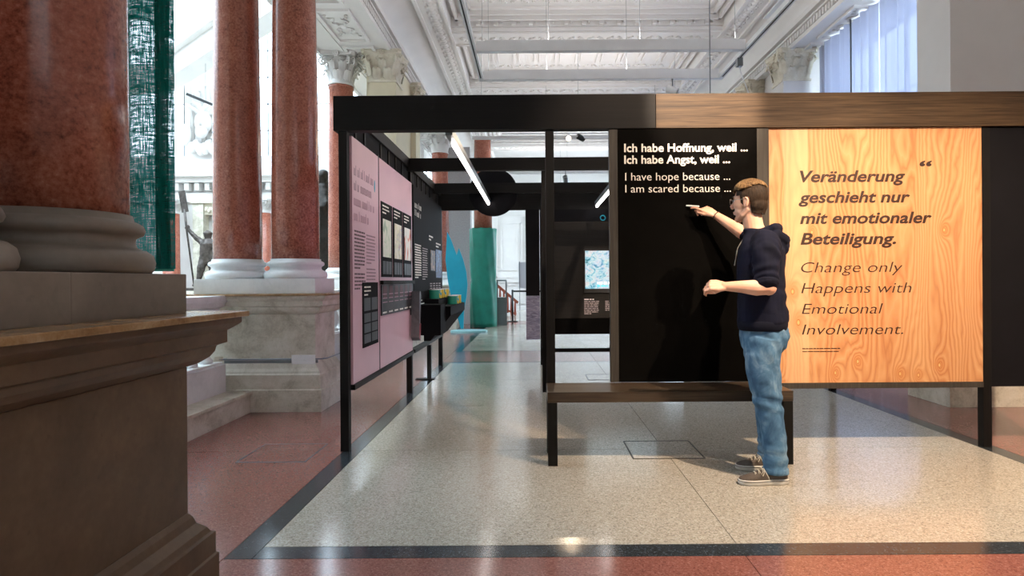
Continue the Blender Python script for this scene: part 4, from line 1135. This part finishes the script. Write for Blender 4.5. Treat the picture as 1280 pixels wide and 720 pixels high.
t = thing('poster_stand', 'distant framed grey poster on a stand', 'poster stand', (-.3, 20, 0))
MB().box(-.47, .1, 19.98, 20.0, .95, 1.78).build('poster', N('cloud_print').col((.5, .52, .56, 1)).m, t)
for x in (-.45, .08): MB().box(x, x+.02, 19.975, 20.01, 0, 1.8).build('leg', M['grey_metal'], t)
t = thing('glass_showcase', 'tall grey showcase frame right of the green wrapped column', 'showcase', (-.93, 17, 0))
for x in (-1.0, -.76):
    for y in (17.0, 17.3): MB().box(x, x+.025, y, y+.025, 0, 1.18).build('post', M['grey_metal'], t)
MB().box(-1.0, -.735, 17.0, 17.325, 1.181, 1.22).build('top', M['grey_metal'], t); MB().box(-.99, -.75, 17.01, 17.31, .0, .75).build('base', M['grey_metal'], t)
t = thing('stair_rail', 'red-brown sloping stair balustrade in the far hall', 'stair rail', (-.9, 22, 0))
MB().beam((-1.35, 22, 1.1), (-.55, 22, .42), .07, .09).beam((-1.35, 22, .38), (-.62, 22, .02), .06, .07).build('hand_rail', M['rail_red'], t)
for i in range(6):
    x = -1.3+.13*i; MB().lathe([(.03, .1-.11*i+.3), (.045, .5-.09*i), (.03, 1.02-.11*i)], x, 22, 8).build('baluster', M['rail_red'], t)

# green gauze banner
R = []
for z in [1.31, 1.36, 2.0, 2.8, 3.6, 4.4, 4.9]:
    row = []
    for i in range(61):
        u = i/60; x = -3.25 + .86*u + .01*sin(z*2.2)
        row.append((x, 4.2 + .025*sin(u*22+z*.4) + .02*sin(u*9+z), z))
    R.append(row)
t = thing('gauze_banner', 'dark green see-through gauze banner hanging beside the nearest column', 'banner', (-2.8, 4.2, 1.3))
MB().rings(R, closed=False, caps=False).build('gauze', M['green_gauze'], t)
R2 = [[(-2.50 + .125*i/8, 4.185 + .01*sin(i), z) for i in range(9)] for z in [1.30, 2, 3, 4, 4.9]]
MB().rings(R2, closed=False, caps=False).build('double_hem', M['green_gauze'], t)
MB().tube([(-3.3, 4.2, 4.905), (-2.35, 4.2, 4.905)], .015, 8).build('rod', M['black_metal'], t)
MB().box(-3.24, -2.39, 4.195, 4.205, 1.285, 1.308).build('bottom_hem', M['teal'], t)
# ================================================================ STATUES
def chain(mb, pts, rad, seg=10): mb.tube(pts, rad, seg, cap_round=True)
def statue_oar():
    t = thing('bronze_statue', 'bronze statue of a man holding a raised oar on the atrium balustrade', 'statue', (-8.9, 16, .9))
    k = 16/790
    def p(px, py, dy=0): return Vector(((px-667-.007*(py-350))*k, 16+dy, 1.21-(py-350+.007*(px-667))*k))
    m = MB()
    chain(m, [p(258, 322), p(260, 312), p(261, 305), p(260, 299)], [.16, .19, .21, .08], 14)
    m.ball(p(260, 294), (.09, .11, .125), 14, 10); m.ball(p(260, 291.5), (.12, .12, .05), 12, 6)
    m.tube([p(260, 301), p(260, 297)], .06, 10)
    chain(m, [p(265, 303, .0), p(270, 314, -.05), p(271, 327, -.1)], [.09, .075, .055])
    chain(m, [p(254, 304), p(247, 298, -.05), p(238.5, 288, -.1)], [.09, .065, .045])
    m.ball(p(237, 285, -.1), (.06, .06, .07), 8, 6)
    chain(m, [p(256, 321), p(254, 335, -.1), p(250, 350, -.05)], [.13, .095, .065]); chain(m, [p(250, 354, -.05), p(246, 356.5, -.15)], [.055, .04])
    chain(m, [p(263, 321), p(266, 336), p(265, 352, .05)], [.13, .095, .065]); chain(m, [p(265, 354), p(262, 357, -.12)], [.055, .04])
    link('figure', remesh(m, .018, 1, lambda c, n: .012*noise.noise(c*14), Vector((-8.9, 16, .9))), M['bronze'], t)
    o = MB(); o.tube([p(246, 355, -.14), p(237, 283, -.16), p(235, 262, -.16)], [.02, .025, .03], 8)
    o.beam(p(236, 266, -.16), p(231.5, 240, -.16), .16, .03, (0, 1, 0)); o.build('oar', M['bronze'], t)
    MB().box(-9.1, -8.3, 15.7, 16.3, .0, .999).build('pedestal_block', M['limestone'], t)
    MB().box(-9.0, -8.1, 15.75, 16.25, 1.0, 1.07).build('base_plate', M['bronze'], t)
statue_oar()
t = thing('bronze_statue', 'dark bronze draped figure half hidden behind the right large column', 'statue', (-3.95, 12, 1.1))
m = MB()
chain(m, [(-3.9, 12, 1.2), (-3.92, 12, 1.9), (-3.95, 12, 2.6), (-3.95, 12, 2.95)], [.22, .26, .30, .16], 16)
m.ball((-3.97, 11.98, 3.18), (.12, .14, .16)); chain(m, [(-3.7, 12, 2.8), (-3.63, 11.9, 2.4), (-3.8, 11.8, 2.15)], [.11, .09, .07])
chain(m, [(-4.2, 12, 2.8), (-4.3, 11.9, 2.3), (-4.1, 11.8, 2.0)], [.11, .09, .07])
chain(m, [(-3.8, 12, 1.9), (-3.72, 11.9, 1.5), (-3.66, 11.8, 1.18)], [.15, .11, .07])
for i in range(10): m.tube([(-4.1+.05*i, 11.76+.02*abs(i-5), 2.7), (-4.12+.05*i, 11.74, 2.0), (-4.1+.055*i, 11.78, 1.25)], .03, 6)
link('figure', remesh(m, .022, 1, lambda c, n: .012*noise.noise(c*9), Vector((-3.95, 12, 1.1))), M['dark_bronze'], t)
MB().box(-4.4, -3.63, 11.65, 12.35, .0, 1.14).build('pedestal_block', M['limestone'], t)

# ================================================================ PERSON
V = Vector
P0 = V((1.42, 3.88, 0))
person = thing('person', 'person in navy hoodie and blue jeans writing on the chalkboard with chalk', 'person', tuple(P0))
def frame(f, up=V((0, 0, 1))):
    f = V(f).normalized(); l = up.cross(f).normalized(); u = f.cross(l); return f, l, u
def torso_ring(c, f, l, a_f, a_b, b, n=28, p=2.3):
    R = []
    for i in range(n):
        t_ = 2*pi*i/n; cf, sl = cos(t_), sin(t_)
        e = (abs(cf)**p + abs(sl)**p) ** (-1/p)
        R.append(V(c) + f*(cf*e*(a_f if cf > 0 else a_b)) + l*(sl*e*b))
    return R
tf, tl, tu = frame((-.92, .39, 0))
# ---- body
bm_ = MB()
TC = [(1.405, 3.90, .86, .11, .12, .155), (1.41, 3.90, .95, .11, .11, .15), (1.405, 3.90, 1.08, .10, .10, .135), (1.40, 3.90, 1.22, .11, .11, .15), (1.40, 3.905, 1.34, .115, .11, .165), (1.40, 3.91, 1.42, .09, .10, .17), (1.385, 3.91, 1.47, .065, .08, .11), (1.375, 3.91, 1.50, .06, .065, .065)]
bm_.rings([torso_ring((x, y, z), tf, tl, a*.92, b*.92, c*.92) for x, y, z, a, b, c in TC])
bm_.tube([(1.385, 3.91, 1.46), (1.365, 3.915, 1.53), (1.355, 3.92, 1.60), (1.35, 3.92, 1.66)], [.068, .060, .059, .062], 18)
# head
HC = V((1.340, 3.925, 1.680)); hf, hl, hu = frame((-.766, .643, .02))
def H(a, b, c): return HC + hf*a + hl*b + hu*c
HR = Matrix((hf, hl, hu)).transposed()
bm_.ball(H(-.012, 0, .034), (.098, .076, .092), 28, 20, HR)
bm_.ball(H(.030, 0, .0), (.062, .068, .085), 20, 14, HR)
bm_.ball(H(.026, 0, -.052), (.060, .060, .060), 20, 14, HR)
bm_.ball(H(.062, 0, -.100), (.026, .030, .022), 14, 10, HR)          # chin
bm_.tube([H(-.02, .046, -.04), H(.02, .044, -.078), H(.055, .022, -.102)], [.02, .02, .02], 8)
bm_.tube([H(-.02, -.046, -.04), H(.02, -.044, -.078), H(.055, -.022, -.102)], [.02, .02, .02], 8)
bm_.ball(H(.078, 0, .034), (.016, .05, .012), 12, 8, HR)              # brow
bm_.tube([H(.084, 0, .022), H(.098, 0, -.005), H(.112, 0, -.024)], [.010, .012, .013], 10)  # nose
bm_.ball(H(.104, 0, -.026), (.012, .017, .010), 10, 8, HR)
bm_.ball(H(.088, 0, -.056), (.010, .024, .006), 10, 6, HR); bm_.ball(H(.086, 0, -.066), (.010, .021, .007), 10, 6, HR)  # lips
for s in (-1, 1):
    bm_.ball(H(.058, s*.036, -.016), (.026, .024, .024), 12, 8, HR)    # cheek
    bm_.ball(H(-.012, s*.078, -.004), (.019, .008, .032), 14, 10, HR)  # ear
    bm_.tube([H(-.006, s*.079, -.034), H(-.020, s*.088, -.01), H(-.028, s*.09, .012), H(-.014, s*.086, .026), H(.002, s*.08, .018)], .0055, 6)
# arms
Ls = V((1.37, 3.735, 1.42)); Le = V((1.352, 3.665, 1.158)); Lw = V((1.118, 3.705, 1.165))
Rs = V((1.44, 4.06, 1.42)); Re = V((1.465, 4.235, 1.475)); Rw = V((1.258, 4.378, 1.655))
bm_.tube([Ls + V((.01, .03, -.025)), Ls.lerp(Le, .35), Ls.lerp(Le, .8), Le + V((.012, 0, -.004))], [.052, .050, .046, .044], 14, cap_round=True)
bm_.tube([Le, Le.lerp(Lw, .25) + V((0, 0, -.004)), Le.lerp(Lw, .6), Lw], [.044, .047, .036, .026], 14, cap_round=True)
bm_.tube([Rs, Rs.lerp(Re, .5), Re], [.060, .052, .045], 14, cap_round=True)
bm_.tube([Re, Re.lerp(Rw, .3), Re.lerp(Rw, .65), Rw], [.044, .045, .035, .026], 14, cap_round=True)
# legs
for pts in ([(1.385, 3.82, .88), (1.385, 3.80, .62), (1.39, 3.785, .47), (1.42, 3.76, .25), (1.43, 3.74, .085)], [(1.44, 3.98, .88), (1.46, 3.99, .62), (1.47, 4.00, .47), (1.49, 4.01, .25), (1.50, 4.015, .08)]):
    bm_.tube(pts, [.085, .072, .055, .050, .036], 14, cap_round=True)
    a = V(pts[-1]); bm_.tube([a + V((.01, 0, -.02)), a + V((-.04, 0, -.045)), a + V((-.11, 0, -.055))], [.028, .020, .012], 10, cap_round=True)
# hands : each finger its own bent chain
def hand(W, d, n, spread, fing, thumb, s):
    """W wrist, d along palm, n back-of-hand normal, s thumb side; fing = [(len, bends...)]"""
    d = V(d).normalized(); n = (V(n) - d*V(n).dot(d)).normalized(); a = d.cross(n)*s    # a points to the thumb side
    knuck = []
    for i in range(4):
        off = (1.5 - i)*.0195
        k = W + d*(.088 - .006*abs(i-1)) + a*off + n*.003*(1 - abs(i-1.2)*.6)
        knuck.append(k)
        bm_.tube([W + d*.005 + a*off*.55, W + d*.045 + a*off*.9, k], [.017, .0165, .0115], 8, cap_round=True)
        L, bends = fing[i]; dirv = d*cos(bends[0]) - n*sin(bends[0]) + a*off*spread
        p_ = k; pts = [p_]; ang = bends[0]
        for j, fl in enumerate((.5, .29, .21)):
            if j: ang += bends[j]
            dirv = (d*cos(ang) - n*sin(ang) + a*off*spread).normalized()
            p_ = p_ + dirv*L*fl; pts.append(p_)
        bm_.tube(pts, [.0098, .0090, .0082, .0070], 8, cap_round=True)
    bm_.tube([W + d*.01 + a*.012, W + d*.035 + a*.026 - n*.006], [.018, .015], 8, cap_round=True)
    bm_.tube([V(q) for q in [W + d*.02 + a*.018 - n*.005] + [W + d*x + a*y - n*z for x, y, z in thumb]], [.014, .0125, .0105, .0085], 8, cap_round=True)
    return knuck
# left hand: loosely closed, back of the hand up and towards the camera
hand(Lw, (-1, .05, .08), (-.15, -.75, .65), .6, [(.076, (.75, .95, .6)), (.084, (.95, 1.0, .6)), (.080, (1.05, 1.0, .6)), (.064, (1.1, 1.0, .6))], [(.055, .034, .018), (.082, .030, .030), (.100, .020, .040)], -1)
# right hand: pinching the chalk against the board
hand(Rw, (-.72, .30, .46), (.30, -.75, .55), .5, [(.086, (.05, .35, .25)), (.085, (.75, .95, .6)), (.080, (.95, 1.0, .6)), (.064, (1.0, 1.0, .6))], [(.066, .040, .012), (.100, .036, .022), (.130, .026, .028)], -1)
body = link('body', remesh(bm_, .0038, 3, None, P0), M['skin'], person)

# ---- eyes, glasses
for s in (-1, 1):
    e_ = MB().ball(H(.072, s*.031, .012), .0125, 14, 10).build('eye', M['eye'], person)
    MB().ball(H(.0835, s*.031, .012), (.003, .006, .006), 10, 6, HR).build('iris', M['denim'], e_)
    MB().tube([H(.086, s*.016, .034), H(.088, s*.034, .038), H(.078, s*.052, .032)], .0035, 6).build('eyebrow', M['hair_side'], person)
g_ = MB()
for s in (-1, 1):
    pts = [H(.104 - .006*abs(cos(a*pi/8)), s*(.033 + .024*cos(a*pi/8)), .008 + .017*sin(a*pi/8)) for a in range(17)]
    g_.tube(pts, .0016, 5); g_.tube([H(.098, s*.056, .014), H(.05, s*.073, .016), H(-.01, s*.083, .016), H(-.028, s*.084, .004)], .0018, 5)
g_.tube([H(.104, -.009, .012), H(.106, 0, .014), H(.104, .009, .012)], .0016, 5)
go = g_.build('glasses', M['lens_rim'], person)
for s in (-1, 1):
    MB().add([H(.1035 - .006*abs(cos(a*pi/8)), s*(.033 + .023*cos(a*pi/8)), .008 + .016*sin(a*pi/8)) for a in range(16)], [tuple(range(16))]).build('lens', M['glass'], go)

# ---- hair
hm = MB()
hm.ball(H(-.014, 0, .040), (.106, .083, .094), 32, 22, HR)
hm.ball(H(-.045, 0, -.012), (.070, .070, .075), 20, 14, HR); hm.ball(H(-.05, 0, -.05), (.052, .056, .06), 20, 14, HR)
def clip_hair(me):
    b = bmesh.new(); b.from_mesh(me); rem = []
    for f in b.faces:
        c = f.calc_center_median() + P0 - HC; a, l_, u = c.dot(hf), c.dot(hl), c.dot(hu)
        front = .078 if u > .070 else (.056 if u > .04 else (.026 if u > -.018 else -.036))
        low = -.072 + max(0, a + .05)*.4
        if a > front or u < low or (abs(l_) > .06 and -.034 < a < .008 and u < .026): rem.append(f)
    bmesh.ops.delete(b, geom=rem, context='FACES'); b.to_mesh(me); b.free()
me = remesh(hm, .0045, 2, lambda c, n: .0022*noise.noise(V(((c+P0-HC).dot(hf)*30, (c+P0-HC).dot(hl)*90, (c+P0-HC).dot(hu)*14))), P0); clip_hair(me)
link('hair', me, M['hair_side'], person, 'short brown clipped hair at back and sides')
tp = MB(); rr = random.Random(5)
for i in range(70):      # locks combed from the forehead over the crown
    u = i/69; l0 = -.079 + .158*u; k = sqrt(max(.04, 1-(l0/.0885)**2)); end = 150 - 45*(abs(l0)/.079)**1.5 + rr.uniform(-6, 6); pts = []
    st = 12 + 30*(abs(l0)/.079)**2
    for j in range(12):
        ph = radians(st + (end-st)*j/11)
        q = 1 + .05*sin(ph)*(1 - (l0/.09)**2) + rr.uniform(-.004, .004)
        pts.append(H(-.014 + cos(ph)*.108*(k**.6)*q, l0 + .012*sin(j*.35), .044 + sin(ph)*.094*k*q))
    tp.tube(pts, [.004, .0065] + [.0078]*8 + [.006, .003], 6)
link('hair_top', remesh(tp, .0032, 1, None, P0), M['hair_top'], person, 'longer sandy blond combed top hair')

# ---- hoodie
hd = MB()
HT = [(1.405, 3.90, .905, .135, .145, .178), (1.405, 3.90, .95, .145, .158, .185), (1.40, 3.90, 1.05, .135, .150, .178), (1.395, 3.90, 1.17, .13, .148, .178), (1.395, 3.905, 1.30, .135, .150, .192), (1.40, 3.905, 1.38, .128, .150, .198), (1.40, 3.91, 1.44, .105, .135, .175), (1.39, 3.91, 1.485, .082, .11, .118), (1.38, 3.91, 1.515, .076, .09, .085)]
hd.rings([torso_ring((x, y, z), tf, tl, a, b, c, 32) for x, y, z, a, b, c in HT])
Lc = Ls.lerp(Le, .87)
hd.ball(Ls + V((.012, .03, -.015)), .092)
hd.tube([Ls + V((.01, .03, .0)), Ls.lerp(Le, .25), Ls.lerp(Le, .6), Lc], [.086, .084, .074, .068], 18, cap_round=True)
hd.tube([Rs + V((0, -.02, 0)), Rs.lerp(Re, .5), Re, Re.lerp(Rw, .12)], [.080, .070, .062, .056], 18, cap_round=True)
# hood: thick roll behind the neck hanging down the back
back = -tf
HC2 = V((1.40, 3.91, 1.50))
def hp(a, r, z, rr_=0): return HC2 + tf*(cos(a)*r) + tl*(sin(a)*r*1.05) + V((0, 0, z))
hd.tube([hp(a, .088 + .006*abs(sin(a)), -.035 + .04*(1-cos(a))/2) for a in [radians(x) for x in range(35, 330, 20)]], [.020, .022, .026, .028, .030, .032, .034, .036, .036, .034, .032, .030, .028, .024, .020], 12, cap_round=True)
hd.tube([HC2 + back*.085 + tl*.085 + V((0, 0, .01)), HC2 + back*.10 + tl*.03 + V((0, 0, .012)), HC2 + back*.10 - tl*.03 + V((0, 0, .012)), HC2 + back*.085 - tl*.085 + V((0, 0, .01))], [.03, .036, .036, .03], 12, cap_round=True)
hd.tube([HC2 + back*.10 + tl*.09 + V((0, 0, -.03)), HC2 + back*.128 + tl*.05 + V((0, 0, -.055)), HC2 + back*.135 - tl*.04 + V((0, 0, -.055)), HC2 + back*.11 - tl*.09 + V((0, 0, -.03))], [.035, .042, .042, .035], 12, cap_round=True)
hd.tube([HC2 + back*.11 + tl*.06 + V((0, 0, -.08)), HC2 + back*.130 + tl*.02 + V((0, 0, -.115)), HC2 + back*.14 - tl*.04 + V((0, 0, -.09))], [.036, .040, .034], 12, cap_round=True)
armd = (Le - Ls).normalized()
def fold(c, n):
    w = c + P0; r = .004*noise.noise(w*11) + .0022*noise.noise(w*25)
    q = (w - Ls); tt_ = q.dot(armd); rad = (q - armd*tt_).length
    if -.02 < tt_ < .30 and rad < .095 and w.y < 3.80:      # horizontal creases on the near sleeve
        r += .0035*sin(tt_*95 + 9*noise.noise(w*6)) * min(1, max(0, tt_+.02)*12)
    if w.z < 1.16: r += .005*sin(w.z*60 + 4*noise.noise(w*5))*max(0, min(1, (w.x-1.40)*6))
    r += .004*sin((w.z*.7 + w.x*1.1)*48 + 3*noise.noise(w*6)) * (1 if w.z > 1.0 else .3)*(.5+.5*noise.noise(w*4))
    return r
link('hoodie', remesh(hd, .0055, 3, fold, P0), M['hoodie'], person)
rb_ = MB()
R = [torso_ring((1.405, 3.90, z), tf, tl, .137+e, .147+e, .180+e, 40) for z, e in ((.895, -.004), (.900, .002), (.925, .006), (.950, .006), (.958, .0))]
rb_.rings(R, caps=False)
rb_.build('hem_band', M['hoodie_rib'], person)
cf = MB(); ax = (Le-Ls).normalized()
cf.tube([Lc - ax*.012, Lc - ax*.004, Lc + ax*.018, Lc + ax*.026], [.064, .069, .068, .058], 20); cf.build('cuff', M['hoodie_rib'], person)
MB().tube([hp(a, .070, -.012 + .02*(1-cos(a))/2) for a in [radians(x) for x in range(20, 341, 20)]], .011, 8).build('shirt_collar', M['lining'], person)
MB().tube([HC2 + tf*.086 + tl*.035 + V((0, 0, -.03)), HC2 + tf*.125 + tl*.05 + V((0, 0, -.10)), HC2 + tf*.146 + tl*.045 + V((0, 0, -.21))], .0028, 6).build('drawstring', M['lace'], person)
# bracelet, chalk
ra = (Rw - Re).normalized(); u1 = ra.orthogonal().normalized(); u2 = ra.cross(u1)
MB().tube([Rw - ra*.012 + u1*cos(a*pi/8)*.030 + u2*sin(a*pi/8)*.030 for a in range(17)], .0032, 6).build('bracelet', M['bracelet'], person)
ck = V((1.088, 4.472, 1.728))
t = tag(MB().tube([ck, ck + V((.068, -.054, -.012))], .006, 10, cap_round=True).build('chalk_stick', M['chalk'], None), 'short white chalk held between the raised fingers at the blackboard', 'chalk')

# ---- jeans
jn = MB()
jn.rings([torso_ring((1.408, 3.90, z), tf, tl, a, b, c, 28) for z, a, b, c in ((.945, .118, .135, .158), (.90, .128, .15, .168), (.85, .130, .158, .175), (.79, .120, .140, .170), (.75, .10, .10, .14))])
NL = [(1.392, 3.82, .84, .108), (1.372, 3.81, .74, .106), (1.380, 3.80, .65, .098), (1.386, 3.79, .57, .089), (1.397, 3.78, .47, .080), (1.410, 3.765, .38, .073), (1.420, 3.755, .28, .069), (1.425, 3.745, .17, .067), (1.424, 3.74, .10, .070), (1.424, 3.74, .065, .071)]
FL = [(1.44, 3.98, .84, .104), (1.452, 3.985, .72, .098), (1.455, 3.995, .58, .086), (1.462, 4.00, .47, .078), (1.475, 4.005, .36, .073), (1.485, 4.01, .24, .069), (1.49, 4.015, .14, .068), (1.49, 4.015, .075, .071)]
for Lg in (NL, FL): jn.tube([q[:3] for q in Lg], [q[3] for q in Lg], 22)
def jf(c, n):
    w = c + P0; low = max(0, 1 - w.z/.30); kn = math.exp(-((w.z-.47)/.07)**2)
    r = .0035*noise.noise(w*12) + .0025*noise.noise(w*30)
    r += .0065*low*sin(w.z*110 + 5*noise.noise(w*V((7, 7, 3)).length*.4))
    r += .006*kn*sin(w.z*80 + w.x*25)
    if w.z > .5: r += .004*sin((w.z*.9 + w.x*1.4 + w.y)*40 + 3*noise.noise(w*5))
    return r
link('jeans', remesh(jn, .0055, 2, jf, P0), M['denim'], person)
for q in (NL[-1], FL[-1]):
    x, y, z, r = q
    MB().tube([(x, y, z-.006), (x, y, z+.0), (x, y, z+.022), (x, y, z+.028)], [r-.004, r+.003, r+.003, r-.003], 26).build('trouser_hem', M['denim'], person)

# ---- shoes
def shoe(heel, d, label, L=.285):
    d = V(d).normalized(); s_ = V((-d.y, d.x, 0))
    t = bpy.data.objects.new('shoe', None)
    def W_(u, v, z): return V(heel) + d*(u*L) + s_*v + V((0, 0, z))
    ws = [(0, .026), (.04, .034), (.15, .038), (.35, .037), (.55, .044), (.72, .050), (.86, .045), (.95, .032), (1.0, .014)]
    out = [(u, w) for u, w in ws]; poly = [W_(u, w, 0) for u, w in out] + [W_(u, -w, 0) for u, w in out[::-1]]
    tp_ = [.098, .100, .090, .082, .074, .058, .046, .040, .034]
    R = []
    for (u, w), h in zip(ws, tp_):
        ring = []
        for k in range(13):
            a = pi*k/12; ring.append(W_(u, cos(a)*w*(.94 if h < .09 else .86)*(abs(cos(a))**-.25 if abs(cos(a)) > .05 else 1)*.95, .028 + (h-.028)*sin(a)**.7))
        ring += [W_(u, -w*.9, .024), W_(u, 0, .022), W_(u, w*.9, .024)]
        R.append(ring)
    up = MB().rings(R)
    so = link('shoe', remesh(up, .005, 2, None, P0), M['shoe'], person, label)
    sm = MB().rings([[p_ + V((0, 0, z)) + (p_-W_(.5, 0, 0)).normalized()*e for p_ in poly] for z, e in ((0.0, 0), (.003, .003), (.026, .004), (.029, .001))])
    sm.build('rubber_sole', M['rubber'], so)
    st = MB(); st.tube([p_ + V((0, 0, .022)) + (p_-W_(.5, 0, 0)).normalized()*.0045 for p_ in poly], .0016, 4); st.build('sole_stripe', M['bracelet'], so)
    lc = MB()
    for i in range(5):
        u = .50 + .075*i; h = .088 - .0115*i - .004*i*(i > 2)
        lc.tube([W_(u, .026, h-.014), W_(u+.015, .012, h), W_(u+.03, -.012, h+.001), W_(u+.04, -.026, h-.014)], .0024, 5)
        lc.tube([W_(u, -.026, h-.014), W_(u+.015, -.012, h+.002), W_(u+.03, .012, h+.003), W_(u+.04, .026, h-.014)], .0024, 5)
    lc.tube([W_(.50, .01, .092), W_(.52, .04, .088), W_(.60, .052, .070), W_(.56, .046, .055), W_(.50, .03, .080)], .0022, 5)
    lc.tube([W_(.50, .01, .092), W_(.50, .05, .075), W_(.45, .058, .045), W_(.44, .056, .035)], .0022, 5)
    lc.build('laces', M['lace'], so)
    bpy.data.objects.remove(t)
    return so
shoe((1.487, 3.735, .002), (-1, -.04, 0), 'near grey canvas shoe with white sole and pale laces')
shoe((1.565, 4.008, .002), (-1, .04, 0), 'far shoe in shadow')
